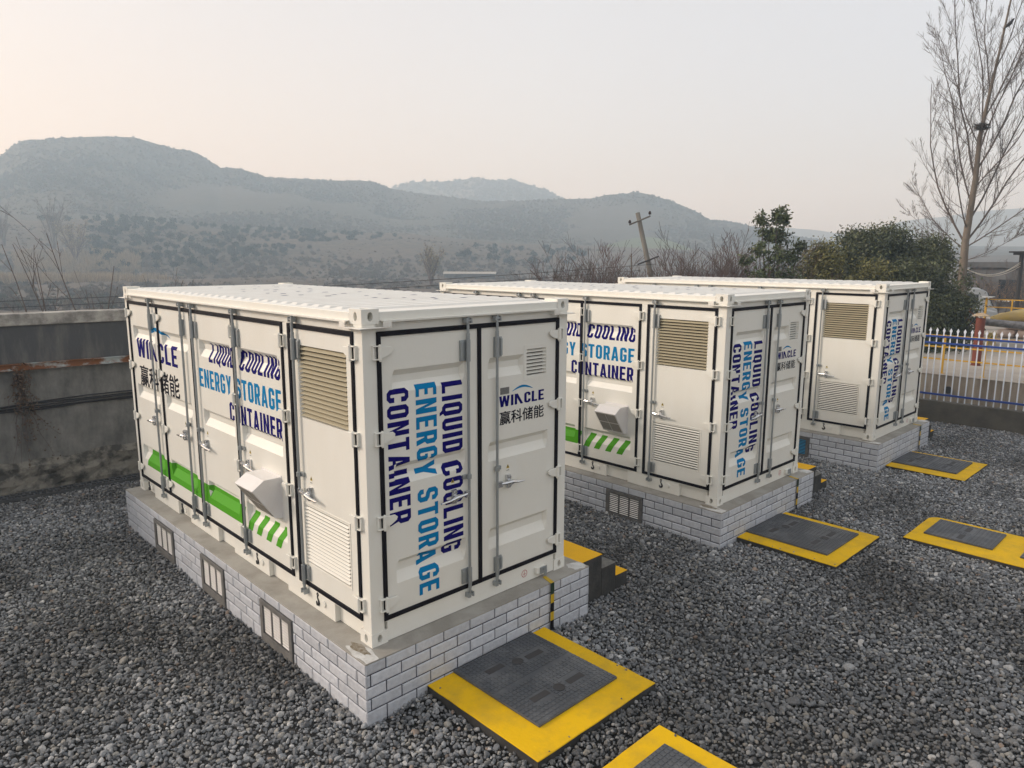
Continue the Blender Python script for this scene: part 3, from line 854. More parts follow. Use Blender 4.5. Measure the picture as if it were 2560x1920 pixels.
def make_plinth():
    root = empty("brick_plinth")
    b = MB(); b.box(PX0 + .012, PX1 - .012, PY0 + .012, PY1 - .012, -.75, -.0145)
    b.build("plinth_core", 'grout', root)
    t = MB(); t.box(PX0 + .003, PX1 - .003, PY0 + .003, PY1 - .003, -.0140, .0)
    t.build("cement_top", 'concrete', root, bevel=.004)
    vents = [(1.10, 1.775), (2.685, 3.34), (4.245, 4.94)]
    rows = [(-.0145, -.1055), (-.1165, -.2155), (-.2265, -.3245), (-.3355, -.4335), (-.4445, -.60)]
    k = MB()
    rg = random.Random(11)

    def tile(F, a, b_, z1, z0):
        if b_ - a < .02: return
        i = .011 if b_ - a > .06 else .005
        dj = rg.uniform(-.0015, .0015)
        zb = z0 + .011 if z0 > -.55 else z0
        o = [(a, z0), (b_, z0), (b_, z1), (a, z1)]; n = [(a + i, zb), (b_ - i, zb), (b_ - i, z1 - .011), (a + i, z1 - .011)]
        m = len(k.v)
        k.v += [F(u, z, -.0125) for u, z in o] + [F(u, z, -.008 + dj) for u, z in o] + [F(u, z, -.003 + dj) for u, z in n]
        for q in range(4):
            r = (q + 1) % 4
            k.f.append((m + q, m + r, m + 4 + r, m + 4 + q)); k.f.append((m + 4 + q, m + 4 + r, m + 8 + r, m + 8 + q))
        k.f.append((m + 8, m + 9, m + 10, m + 11))
    faces = ((lambda u, z, d: (PX0 - d, u, z), PY0, PY1, True, .0), (lambda u, z, d: (u, PY0 - d, z), PX0, PX1, False, .1),
             (lambda u, z, d: (PX1 + d, u, z), PY0, PY1, False, .05), (lambda u, z, d: (u, PY1 + d, z), PX0, PX1, False, .0))
    for F, a, b_, hasv, ph in faces:
        for j, (z1, z0) in enumerate(rows):
            u = a - (.155 if j % 2 else 0) - ph
            while u < b_:
                s0, s1 = max(u, a - .0), min(u + .300, b_)
                segs = [(s0, s1)]
                if hasv and j > 0:
                    for v0, v1 in vents:
                        nx_ = []
                        for p, q in segs:
                            if q <= v0 or p >= v1: nx_.append((p, q))
                            else:
                                if p < v0 - .02: nx_.append((p, v0 - .006))
                                if q > v1 + .02: nx_.append((v1 + .006, q))
                        segs = nx_
                for p, q in segs:
                    if q > p: tile(F, p, q, z1, z0)
                u += .311
    bo = k.build("brick_cladding", 'brick', root, recalc=False)
    ca = bo.data.color_attributes.new("tone", 'FLOAT_COLOR', 'POINT')
    tv = np.ones((len(k.v), 4), np.float32); tr2 = np.random.RandomState(2).uniform(.86, 1.08, len(k.v) // 12)
    tv[:, :3] = np.repeat(tr2, 12)[:, None]; ca.data.foreach_set("color", tv.ravel())
    F = faces[0][0]
    for v0, v1 in vents:
        f = MB()
        f.fbox(F, v0, v1, -.162, -.112, -.0115, .012); f.fbox(F, v0, v1, -.56, -.468, -.0115, .012)
        f.fbox(F, v0, v0 + .062, -.4675, -.1625, -.0115, .012); f.fbox(F, v1 - .062, v1, -.4675, -.1625, -.0115, .012)
        iw = (v1 - v0 - .124); w3 = (iw - .05) / 3
        for i in (1, 2):
            u = v0 + .062 + i * w3 + (i - 1) * .025
            f.fbox(F, u, u + .025, -.4675, -.1625, -.0115, .004)
        fr = f.build("vent_frame", 'ventf', root, bevel=.004)
        for i in range(3):
            u = v0 + .062 + i * (w3 + .025)
            slats(F, u + .004, u + w3 - .004, -.462, -.168, 10, -.0065, -.001, th=.002, droop=.50).build("vent_slats", 'ventw', fr)
    # smears of whitewash and an iron stain at the corners of the cement top
    pt = MB(); rg2 = random.Random(3)
    for cx, cy_, rx, ry in ((-.11, -.05, .085, .24), (2.55, -.09, .12, .10)):
        pt.poly([(cx + rx * (.9 + .12 * math.sin(3 * t + 1) + .08 * math.sin(7 * t)) * math.cos(t), cy_ + ry * (.9 + .14 * math.sin(4 * t) + .07 * math.sin(9 * t + 2)) * math.sin(t), .0018) for t in [i * math.pi / 30 for i in range(60)]])
    pt.v = [(max(PX0 + .004, min(PX1 - .004, x)), max(PY0 + .004, y), z) for x, y, z in pt.v]
    pt.build("whitewash_smear", 'conw', root, recalc=False)
    pt = MB()
    pt.poly([(-.085 + .05 * (.9 + .2 * math.sin(3 * t)) * math.cos(t), .06 + .15 * (.9 + .15 * math.sin(5 * t + 1)) * math.sin(t), .0034) for t in [i * math.pi / 24 for i in range(48)]])
    pt.build("brown_stain", mat("brown_mud_stain", (.16, .125, .075), .9, var=.8, vscale=30, vcol=(.33, .31, .27)), root, recalc=False)
    return root


PG = "brick plinths under the containers"
p1 = make_plinth(); tag(p1, "grey brick plinth under the nearest container, three white vents in its long side", "plinth", PG)
p2 = copy_tree(p1); p2.location = OFF[1]; tag(p2, "grey brick plinth under the middle container", "plinth")
p3 = copy_tree(p1); p3.location = OFF[2]; tag(p3, "grey brick plinth under the farthest container, with a blue vent", "plinth")
for o in list(bpy.data.objects):                                   # the farthest plinth's vents have blue slats
    if o.name.startswith("vent_slats") and o.parent and o.parent.parent == p3:
        o.data = o.data.copy(); o.data.materials[0] = M['ventb']


# ------------------------------------------------------------------ steps, earth straps
def make_steps():
    root = empty("concrete_steps")
    y0, y1 = -.04, 1.08
    b = MB()
    b.box(2.664, 3.050, y0, y1, -.75, -.032); b.box(3.0505, 3.310, y0, y1, -.75, -.205); b.box(3.3105, 3.530, y0, y1, -.75, -.372)
    b.build("step_body", 'blackp', root, bevel=.006)
    for x0, x1, z, m in ((2.660, 3.052, -.0315, 'yellow2'), (3.053, 3.312, -.2045, 'greyst'), (3.3135, 3.532, -.3715, 'yellow2')):
        t = MB(); t.box(x0, x1, y0 - .002, y1 + .002, z, z + .006)
        t.build("tread", m, root, bevel=.002)
    return root


s1 = make_steps(); tag(s1, "yellow and black steps between the nearest and middle containers", "steps", "concrete steps beside the plinths")
s2 = copy_tree(s1); s2.location = OFF[1]; tag(s2, "yellow and black steps between the middle and farthest containers", "steps")
s3 = copy_tree(s1); s3.location = OFF[2]; tag(s3, "yellow and black steps behind the farthest container, near the fence", "steps")


def make_strap():
    root = empty("earth_strap", (2.047, PY0, 0))
    path = [(.06, .140, .068), (.045, .148, .0055), (.0, -.008, .0055), (.0, -.0135, -.03), (.0, -.0135, -.56)]
    path = [(2.047 + a, PY0 + b, c) for a, b, c in path]

    def seg(mb, p, q, w_=.024):
        p, q = Vector(p), Vector(q)
        n = Vector((0, -.0045, 0)) if abs((q - p).z) > abs((q - p).y) else Vector((0, 0, .0045))
        W = Vector((w_, 0, 0))
        mb.prism([p - W, p + W, q + W, q - W], n)
    P = [(x - 2.047, y - PY0, z) for x, y, z in path]
    g = MB(); seg(g, (.06, .144, .068), (.052, .15, .008), .02); g.build("bare_strap", 'zinc', root)
    g = MB(); seg(g, (.045, .148, .001), (.0, -.0175, .001)); g.build("yellow_band", 'sticker_y', root)
    zs = [0.0055, -.12, -.215, -.315, -.41, -.56]
    for i in range(5):
        g = MB(); seg(g, (0, -.0132, zs[i]), (0, -.0132, zs[i + 1]))
        g.build("black_band" if i % 2 == 0 else "yellow_band", ('strapk' if i == 0 else 'rubber') if i % 2 == 0 else 'sticker_y', root)
    return root


M['sticker_y'] = mat("yellow_tape", (0.55, 0.36, 0.01), 0.5)
M['strapk'] = mat("dark_green_tape", (0.012, 0.035, 0.018), 0.5)
e1 = make_strap(); tag(e1, "yellow and black earth strap down the nearest plinth", "strap", "earth straps on the plinths")
for e_, (o_, lb) in zip((copy_tree(e1), copy_tree(e1)), ((OFF[1], "middle"), (OFF[2], "farthest"))):
    e_.location = (2.047 + o_[0], PY0 + o_[1], o_[2]); tag(e_, "yellow and black earth strap down the %s plinth" % lb, "strap")


# ------------------------------------------------------------------ cable pits with yellow surrounds and covers
def pit(x0, x1, y0, y1, ztop, label, rnd=0, wob=7):
    rg = random.Random(wob)
    b = MB()
    pts = []
    def edge(p, q, n):
        for i in range(n):
            t = i / n; j = .003
            pts.append((p[0] + (q[0] - p[0]) * t + rg.uniform(-j, j), p[1] + (q[1] - p[1]) * t + rg.uniform(-j, j)))
    if rnd:                                               # one rounded corner
        edge((x0, y0), (x1, y0), 8); edge((x1, y0), (x1, y1 - rnd), 8)
        for i in range(6):
            t = i / 6 * math.pi / 2; pts.append((x1 - rnd + rnd * math.cos(t), y1 - rnd + rnd * math.sin(t)))
        edge((x1 - rnd, y1), (x0, y1), 8); edge((x0, y1), (x0, y0), 8)
    else:
        for p, q in (((x0, y0), (x1, y0)), ((x1, y0), (x1, y1)), ((x1, y1), (x0, y1)), ((x0, y1), (x0, y0))): edge(p, q, 9)
    root = empty("pit_surround", ((x0 + x1) / 2, (y0 + y1) / 2, GZ))
    sh = lambda p, z: (p[0] - (x0 + x1) / 2, p[1] - (y0 + y1) / 2, z - GZ)
    b.prism([sh(p, GZ - .2) for p in pts], (0, 0, ztop - .012 - GZ + .2))
    b.build("concrete_kerb", 'blackp', root)
    t = MB(); t.prism([sh(p, ztop - .0115) for p in pts], (0, 0, .0115)); t.build("painted_top", 'yellow', root, bevel=.006)
    tag(root, label, "pit surround", "yellow surrounds of the cable pits")
    return root


def cover(x0, x1, y0, y1, z, label, n=22, hatch=True):
    cx, cy_ = (x0 + x1) / 2, (y0 + y1) / 2
    a, b_ = (x1 - x0) / 2, (y1 - y0) / 2
    root = empty("pit_cover", (cx, cy_, z))
    p = MB(); p.box(-a, a, -b_, b_, .0005, .022); p.build("cover_plate", 'cover', root, bevel=.005)
    s = MB()                                              # raised tread studs
    stx = 2 * a / (n * 1.0)
    ny = int(2 * b_ / stx)
    holes = [(-a * .42, b_ * .55), (a * .45, b_ * .42), (-a * .42, -b_ * .5), (a * .42, -b_ * .55)] if hatch else [(-a * .5, 0), (a * .5, 0)]
    for i in range(n):
        for j in range(ny):
            x, y = -a + stx * (i + .5), -b_ + 2 * b_ / ny * (j + .5)
            if any(abs(x - hx) < .13 and abs(y - hy) < .07 for hx, hy in holes): continue
            if hatch and abs(y) < .02: continue
            w1, w2 = stx * .36, stx * .36
            s.box(x - w1, x + w1, y - w2, y + w2, .0222, .0262)
    s.build("tread_studs", 'cover', root)
    for hx, hy in holes:
        h = MB(); h.box(hx - .10, hx + .10, hy - .035, hy + .035, .0223, .0245); h.build("lifting_slot", 'coverd', root, bevel=.003)
    if hatch:
        for hx, hy in ((a * .05, b_ * .45), (-a * .0, -b_ * .55)):
            h = MB(); h.lathe([(.055, .0263), (.055, .0285), (.045, .0285), (.043, .0265)], (hx, hy, 0), 24); h.build("round_boss", 'coverd', root)
    tag(root, label, "pit cover", "grey covers of the cable pits")
    return root


pit(.433, 1.935, -1.572, PY0 - .008, GZ + .10, "yellow pit surround against the nearest plinth", wob=1)
cover(.722, 1.735, -1.300, PY0 - .012, GZ + .10, "grey pit cover against the nearest plinth")
pit(.02, 1.466, -3.35, -1.945, GZ + .10, "yellow pit surround cut off by the bottom edge of the photo", wob=2)
cover(.22, 1.278, -3.14, -2.122, GZ + .10, "grey pit cover at the bottom edge of the photo")
X, Y, _ = OFF[1]
pit(5.760, 7.210, -1.607, PY0 + Y - .008, GZ + .042, "yellow pit surround against the middle plinth", wob=3)
cover(6.010, 7.050, -1.388, PY0 + Y - .012, GZ + .042, "grey pit cover against the middle plinth")
X, Y, _ = OFF[2]
pit(11.05, 12.52, -1.648, PY0 + Y - .008, GZ + .03, "yellow pit surround against the farthest plinth", wob=4)
cover(11.35, 12.37, -1.440, PY0 + Y - .012, GZ + .03, "grey pit cover against the farthest plinth")
pit(7.445, 8.66, -4.70, -1.835, GZ + .042, "long yellow pit surround with a rounded corner, standing alone in the gravel", rnd=.16, wob=5)
cover(7.78, 8.522, -2.822, -1.990, GZ + .042, "small grey cover on the long yellow surround in the gravel", n=14, hatch=False)
cover(7.755, 8.50, -3.98, -3.135, GZ + .042, "small grey cover at the right edge of the photo", n=14, hatch=False)

# ------------------------------------------------------------------ yard ground and gravel
g = MB()
g.poly([(-60, -60, GZ - .035), (16.2, -60, GZ - .035), (16.2, 9.2, GZ - .035), (-60, 9.2, GZ - .035)])
go = g.build("yard_ground", mat("dark_grit", (0.024, 0.024, 0.024), 0.95, var=.8, vscale=40, vcol=(.045, .044, .042), bump=.02, bscale=45), recalc=False)
tag(go, kind="structure")


def make_gravel():
    rs = np.random.RandomState(5)
    pool = bpy.data.collections.new("gravel_stones")
    smat = mat("crushed_stone", (.1, .1, .1), 0.8, spec=.35, var=.6, vscale=22, vcol=(.21, .21, .206), bump=.003, bscale=45,
               rnd=[(0, (.092, .097, .104)), (.24, (.150, .157, .164)), (.42, (.050, .054, .060)), (.58, (.215, .222, .226)), (.73, (.108, .104, .097)), (.82, (.24, .225, .195)), (.90, (.33, .328, .322)), (.958, (.22, .155, .11)), (.975, (.44, .43, .41))])
    gn, gl = smat.node_tree.nodes, smat.node_tree.links      # damp and dusty patches across the yard
    bs = gn["Principled BSDF"]; old = bs.inputs['Base Color'].links[0].from_socket
    oi = gn.new("ShaderNodeObjectInfo"); nz = gn.new("ShaderNodeTexNoise"); nz.inputs['Scale'].default_value = .55; nz.inputs['Detail'].default_value = 5
    gl.new(oi.outputs['Location'], nz.inputs['Vector'])
    cr = gn.new("ShaderNodeValToRGB"); cr.color_ramp.elements[0].position = .36; cr.color_ramp.elements[0].color = (.76, .755, .75, 1)
    cr.color_ramp.elements[1].position = .60; cr.color_ramp.elements[1].color = (1.52, 1.54, 1.57, 1)
    gl.new(nz.outputs[0], cr.inputs[0])
    mu = gn.new("ShaderNodeMixRGB"); mu.blend_type = 'MULTIPLY'; mu.inputs[0].default_value = 1
    gl.new(old, mu.inputs[1]); gl.new(cr.outputs[0], mu.inputs[2]); gl.new(mu.outputs[0], bs.inputs['Base Color'])
    for k in range(9):
        b = bmesh.new()
        bmesh.ops.create_icosphere(b, subdivisions=2, radius=1)
        sc = np.array([1, rs.uniform(.62, .95), rs.uniform(.42, .72)])
        planes = [(n / np.linalg.norm(n), rs.uniform(.55, .9)) for n in rs.randn(9, 3)]
        for v in b.verts:
            p = np.array(v.co)
            for n, dd in planes:
                t = p @ n - dd
                if t > 0: p = p - n * t
            v.co = p * sc * (1 + rs.uniform(-.03, .03))
        me = bpy.data.meshes.new("stone"); b.to_mesh(me); b.free()
        me.materials.append(smat)
        pool.objects.link(bpy.data.objects.new("stone", me))
    # scatter positions over the yard, thinner where plinths and pits cover the ground
    X0, X1, Y0, Y1 = -5.2, 16.02, -6.5, 8.8
    st = .0315
    gx, gy = np.meshgrid(np.arange(X0, X1, st), np.arange(Y0, Y1, st))
    P = np.stack([gx.ravel(), gy.ravel()], 1) + rs.uniform(-.016, .016, (gx.size, 2))
    keep = np.ones(len(P), bool)
    v = P - CAM[:2]; fw = RC[2][:2] / np.linalg.norm(RC[2][:2]); rt = RC[0][:2]
    dep = v @ fw; lat = v @ rt
    keep &= (dep > -1.0) & (np.abs(lat) < dep * .80 + 3.2)
    for dx, dy, _ in OFF:
        keep &= ~((P[:, 0] > dx + PX0 + .01) & (P[:, 0] < dx + PX1 - .01) & (P[:, 1] > dy + PY0 + .01) & (P[:, 1] < dy + PY1))
        keep &= ~((P[:, 0] > dx + 2.65) & (P[:, 0] < dx + 3.53) & (P[:, 1] > dy - .03) & (P[:, 1] < dy + 1.07))
    for x0, x1, y0, y1 in ((.433, 1.935, -1.572, -.19), (.02, 1.466, -3.35, -1.945), (5.76, 7.21, -1.607, -.2), (11.05, 12.52, -1.648, -.3), (7.445, 8.66, -4.7, -1.835)):
        keep &= ~((P[:, 0] > x0 + .005) & (P[:, 0] < x1 - .005) & (P[:, 1] > y0 + .005) & (P[:, 1] < y1 - .005))
    wy = 8.887 - .0667 * P[:, 0]
    keep &= P[:, 1] < wy - .02
    keep &= ~((P[:, 1] > wy - .46) & (P[:, 1] < wy - .10) & (P[:, 0] < 1.5))
    P = P[keep]; n = len(P)
    s = .0195 * np.exp(rs.randn(n) * .33)
    un = .006 * np.sin(P[:, 0] * 2.1 + 1.3 * np.sin(P[:, 1] * 1.7)) + .005 * np.sin(P[:, 1] * 3.3 + P[:, 0] * 1.1)
    z = GZ - .022 + un + rs.uniform(-.010, .024, n)
    for x0, x1, y0, y1 in ((.433, 1.935, -1.572, -.19), (.02, 1.466, -3.35, -1.945)):
        ddx = np.maximum(np.maximum(x0 - P[:, 0], P[:, 0] - x1), 0); ddy = np.maximum(np.maximum(y0 - P[:, 1], P[:, 1] - y1), 0)
        z = z + .036 * np.exp(-(ddx ** 2 + ddy ** 2) / .09)
    ex = []                                               # stones kicked onto the edges of the painted surrounds
    for x0, x1, y0, y1, zt in ((.433, 1.935, -1.572, -.22, GZ + .10), (.02, 1.466, -3.35, -1.945, GZ + .10), (5.76, 7.21, -1.607, -.25, GZ + .042), (11.05, 12.52, -1.648, -.35, GZ + .03), (7.445, 8.66, -4.7, -1.835, GZ + .042)):
        for q in range(7):
            e_ = rs.rand(); dd = abs(rs.randn()) * .03 + .012
            if e_ < .33: px_, py_ = rs.uniform(x0, x1), y0 + dd
            elif e_ < .66: px_, py_ = x0 + dd, rs.uniform(y0, y1)
            else: px_, py_ = x1 - dd, rs.uniform(y0, y1)
            ex.append((px_, py_, zt + .004))
    ex = np.array(ex); m_ = len(ex)
    P = np.vstack([P, ex[:, :2]]); z = np.concatenate([z, ex[:, 2]]); s = np.concatenate([s, rs.uniform(.007, .015, m_)]); n += m_
    me = bpy.data.meshes.new("gravel")
    me.vertices.add(n)
    me.vertices.foreach_set("co", np.column_stack([P, z]).astype(np.float32).ravel())
    a = me.attributes.new("size", 'FLOAT', 'POINT'); a.data.foreach_set("value", s.astype(np.float32))
    rot = np.column_stack([rs.randn(n) * .45, rs.randn(n) * .45, rs.uniform(0, 6.283, n)]).astype(np.float32)
    a = me.attributes.new("turn", 'FLOAT_VECTOR', 'POINT'); a.data.foreach_set("vector", rot.ravel())
    o = bpy.data.objects.new("gravel", me); COL.objects.link(o)
    scatter(o, pool)
    tag(o, "loose dark grey crushed stone covering the yard", "gravel", kind="stuff")


def scatter(o, pool):
    ng = bpy.data.node_groups.new("scatter", 'GeometryNodeTree')
    ng.interface.new_socket("Geometry", in_out='INPUT', socket_type='NodeSocketGeometry')
    ng.interface.new_socket("Geometry", in_out='OUTPUT', socket_type='NodeSocketGeometry')
    N, L = ng.nodes, ng.links
    gi, gout = N.new("NodeGroupInput"), N.new("NodeGroupOutput")
    ip = N.new("GeometryNodeInstanceOnPoints")
    ci = N.new("GeometryNodeCollectionInfo")
    ci.inputs['Collection'].default_value = pool
    ci.inputs['Separate Children'].default_value = True
    ci.inputs['Reset Children'].default_value = True
    s_ = N.new("GeometryNodeInputNamedAttribute"); s_.data_type = 'FLOAT'; s_.inputs['Name'].default_value = "size"
    t_ = N.new("GeometryNodeInputNamedAttribute"); t_.data_type = 'FLOAT_VECTOR'; t_.inputs['Name'].default_value = "turn"
    rnd = N.new("FunctionNodeRandomValue"); rnd.data_type = 'INT'
    rnd.inputs[4].default_value = 0; rnd.inputs[5].default_value = len(pool.objects) - 1
    L.new(gi.outputs[0], ip.inputs['Points'])
    L.new(ci.outputs[0], ip.inputs['Instance'])
    ip.inputs['Pick Instance'].default_value = True
    L.new(rnd.outputs[2], ip.inputs['Instance Index'])
    L.new(s_.outputs[0], ip.inputs['Scale'])
    L.new(t_.outputs[0], ip.inputs['Rotation'])
    L.new(ip.outputs[0], gout.inputs[0])
    md = o.modifiers.new("scatter", 'NODES'); md.node_group = ng


make_gravel()


# ------------------------------------------------------------------ rear yard wall
rng = random.Random(21)
WROT = rad(-3.818)
wall = empty("yard_wall", (0, 8.8873, 0), WROT)          # local x runs along the wall, local -y faces the yard
b = MB()
n = 60
b.box(-9, 16.4, 0, .24, -.9, 2.205)
wb = b.build("wall_body", mat("weathered_render", (0.225, 0.222, 0.205), 0.92, var=1, vscale=3.2, vcol=(.105, .105, .10), ramp=(.36, .64), bump=.012, bscale=22, stretch=(1, 1, .55), detail=9), wall)
b = MB(); b.box(-9, 16.4, -.045, .285, 2.2055, 2.40); b.build("coping", mat("coping_render", (0.42, 0.40, 0.36), 0.9, var=.9, vscale=3.5, ramp=(.42, .60), vcol=(.17, .16, .145), bump=.004, bscale=30, detail=8), wall, bevel=.015)
b = MB(); b.box(-9, 16.4, -.006, -.0005, 1.60, 2.2)
b.build("upper_render", mat("dark_upper_render", (0.078, 0.08, 0.083), 0.92, var=.95, vscale=2.2, vcol=(.165, .16, .148), ramp=(.45, .66), bump=.008, bscale=22, stretch=(1.6, 1, .35), detail=9), wall)
# rough rubble footing
ft = MB(); nu, nz = 160, 9
for j in range(nz):
    for i in range(nu):
        u = -9 + 25.4 * i / (nu - 1)
        zt = .0 + .035 * math.sin(u * 2.3) + .02 * math.sin(u * 7.1)
        z = -.75 + (zt + .75) * j / (nz - 1)
        cell = math.sin(u * 5.2 + math.floor(z * 4.5) * 2.1) * .5 + .5
        dd = .06 + .05 * cell + rng.uniform(-.015, .015)
        if j == nz - 1: dd = .002
        ft.v.append((u, -dd, z))
for j in range(nz - 1):
    for i in range(nu - 1):
        a = j * nu + i; ft.f.append((a, a + 1, a + nu + 1, a + nu))
ft.build("stone_footing", mat("rubble_stone", (0.20, 0.188, 0.16), 0.95, var=1, vscale=3.6, ramp=(.44, .58), vcol=(.05, .048, .043), bump=.02, bscale=9, detail=9), wall, recalc=False)
tag(wall, "weathered grey concrete wall along the back of the yard", "wall")

bm_ = empty("steel_channel", (0, 8.8873, 0), WROT)
rm = mat("rusty_pale_paint", (0.42, 0.47, 0.47), 0.7, var=1, vscale=1.5, ramp=(.455, .53), vcol=(.20, .075, .022), stretch=(1, 1, 1.5), detail=8, bump=.003, bscale=30)
k = MB(); k.box(-9, 16.3, -.05, -.0065, 1.490, 1.597); k.build("channel_web", rm, bm_, bevel=.004)
k = MB(); k.box(-9, 16.3, -.095, -.0505, 1.589, 1.597); k.box(-9, 16.3, -.095, -.0505, 1.490, 1.498); k.build("channel_flange", rm, bm_, bevel=.002)
tag(bm_, "rust streaked pale steel channel fixed along the yard wall", "steel beam")

cb = empty("cable_bundle", (0, 8.8873, 0), WROT)
for i in range(5):
    pts = []
    for q in range(40):
        u = -9 + 25.2 * q / 39
        s_ = max(0, (u + 1.2)) * .028
        sag = .055 * math.sin((u * 1.1 + i * .4)) + (0.05 * max(-1.2 - u, 0) * -1)
        pts.append((u, -.035 - .012 * (i % 3), .885 + sag * .5 + (i - 2) * (.014 if u > -1.2 else .006) * (1 + 1.6 * abs(math.sin(u * .9 + i)))))
    k = MB(); k.tube(pts, .011 if i else .015, 6); k.build("cable", 'cable', cb, smooth=True)
k = MB()
for q in range(4): k.tube([(-1.28 + q * .02, -.075, .80 + q * .01), (-1.29 + q * .015, -.085, .86), (-1.27 + q * .01, -.08, .92), (-1.25 + q * .03, -.075, .955 - q * .02)], .006, 5)
k.build("green_tie", 'greenwire', cb)
tag(cb, "bundle of black cables strung along the yard wall", "cables")

dg = empty("drain_grate", (0, 8.8873, 0), WROT)
k = MB()
gm = mat("grate_plastic", (0.055, 0.058, 0.062), 0.6, var=.5, vscale=6, vcol=(.1, .1, .1))
for v0, v1 in ((-.42, -.395), (-.29, -.265), (-.155, -.13)): k.box(-7, 1.2, v0, v1, GZ - .02, GZ + .034)
u = -7
while u < 1.2:
    k.box(u, u + .028, -.3945, -.2905, GZ - .02, GZ + .0335); k.box(u + .045, u + .073, -.2645, -.1555, GZ - .02, GZ + .0335); u += .09
k.build("grate_bars", gm, dg)
k = MB(); k.box(-7, 1.2, -.42, -.13, GZ - .034, GZ - .028); k.build("channel_floor", 'dark', dg)
tag(dg, "dark slotted drain grate along the foot of the yard wall", "drain")


def leaves(name, pts, size, m, rs, parent=None, tone=(.6, 1.3), flat=0, aspect=.5, tones=None):
    """leaf-sized diamond faces at pts with random turns"""
    n = len(pts)
    a = rs.randn(n, 3); a[:, 2] *= (1 - flat); a /= np.linalg.norm(a, axis=1)[:, None]
    b_ = rs.randn(n, 3); b_ -= a * (a * b_).sum(1)[:, None]; b_ /= np.linalg.norm(b_, axis=1)[:, None]
    s = (np.asarray(size) * rs.uniform(.6, 1.35, n))[:, None]
    V = np.stack([pts - a * s, pts + b_ * s * aspect, pts + a * s, pts - b_ * s * aspect], 1).reshape(-1, 3)
    t = rs.uniform(*tone, n) if tones is None else tones
    t = np.repeat(np.asarray(t), 4, axis=0)
    return np_mesh(name, V, 4, m, t.astype(np.float32), parent)


rs = np.random.RandomState(8)
vn = empty("dead_creeper", (0, 8.8873, 0), WROT)
k = MB()
P_ = []
for i in range(17):
    u, z = -.86 + rng.gauss(0, .05), 1.46 + rng.uniform(-.04, .04)
    pts = []
    drop = rng.uniform(.45, 1.25) if i % 4 else 1.5
    side = rng.choice((-1, 1)) * rng.uniform(0, .25) + (.25 if i % 3 == 0 else 0)
    for q in range(8):
        t = q / 7
        pts.append((u + side * t * t + rng.gauss(0, .015), -.03 - rng.uniform(0, .05) - (.06 if q == 0 else 0), z - drop * t))
        if t < .75 or i % 3 == 0:
            for _ in range(5): P_.append((pts[-1][0] + rng.gauss(0, .035), pts[-1][1] - rng.uniform(0, .05), pts[-1][2] + rng.gauss(0, .05)))
    k.tube(pts, [.005] * 6 + [.003, .002], 4)
k.build("creeper_stems", 'twig', vn)
leaves("creeper_leaves", np.array(P_), .024, 'vine', rs, vn, aspect=.6)
tag(vn, "dead brown creeper hanging down the yard wall", "creeper")

# ------------------------------------------------------------------ picket fence on its kerb
fk = MB(); fk.box(16.02, 16.24, -7, 9.0, -.9, -.052)
tag(fk.build("fence_kerb", 'kerb', bevel=.012), "low dark concrete kerb under the white picket fence", "kerb")
fence = empty("picket_fence", (16.12, 0, 0))
for zc in (1.486, 1.330, .098):
    k = MB(); k.box(-.020, .020, -5, 4.2, zc - .022, zc + .022); k.build("rail", 'fblue', fence, bevel=.003)
y = -4.93; pk = None
while y < 4.2:
    k = MB()
    k.box(.0205, .0285, y - .014, y + .014, -.05, 1.58)
    k.prism([(.020, y - .014, 1.5802), (.020, y - .030, 1.63), (.020, y, 1.692), (.020, y + .030, 1.63), (.020, y + .014, 1.5802)], (.009, 0, 0))
    k.build("picket", 'white', fence)
    y += .1455
tag(fence, "white picket fence with blue rails and spear tops", "fence")

# ------------------------------------------------------------------ concrete platform behind the fence
pl = MB(); pl.box(17.42, 40, -16, 16, -.9, .385)
pb = pl.build("platform_wall", 'slabw'); tag(pb, kind="structure")
pl = MB(); pl.box(17.40, 40, -16, 16, .3855, .40)
tag(pl.build("platform_paving", 'slab', bevel=.006), kind="structure")
k = MB(); k.tube([(17.36, .42, .03), (17.44, .42, .03)], .09, 18)
tag(k.build("drain_pipe", 'darks'), "black drain pipe end in the platform wall behind the fence", "pipe")
rl = empty("pipe_railing", (17.66, 0, .4))
for zc in (.965, .68, .362):
    k = MB(); k.box(-.017, .017, -7, 7, zc - .017, zc + .017); k.build("rail", 'frail', rl)
for i in range(-7, 8):
    k = MB(); yy = .682 + .914 * i
    k.box(-.022, .022, yy - .022, yy + .022, .0, .99); k.box(-.05, .05, yy - .05, yy + .05, .0, .012); k.build("post", 'frail', rl)
tag(rl, "ochre three rail railing on the near edge of the platform", "railing")

rp = empty("vent_stack", (19.912, .478, .4))
k = MB(); k.lathe([(.125, 0), (.125, .02), (.112, .021), (.112, 1.26), (.120, 1.262), (.120, 1.285), (.112, 1.286), (.112, 1.305)], n=24); k.build("stack_pipe", 'redp', rp, smooth=False)
k = MB(); k.lathe([(.205, 1.365), (.21, 1.378), (.14, 1.415), (.04, 1.452), (.0, 1.456)], n=20); k.build("rain_cap", 'capm', rp)
k = MB()
for t in range(4):
    a = t * math.pi / 2 + .4; k.tube([(.1 * math.cos(a), .1 * math.sin(a), 1.29), (.12 * math.cos(a), .12 * math.sin(a), 1.385)], .009, 5)
k.build("cap_strut", 'rust', rp)
tag(rp, "rust red vent stack with a conical rain cap on the platform", "pipe")

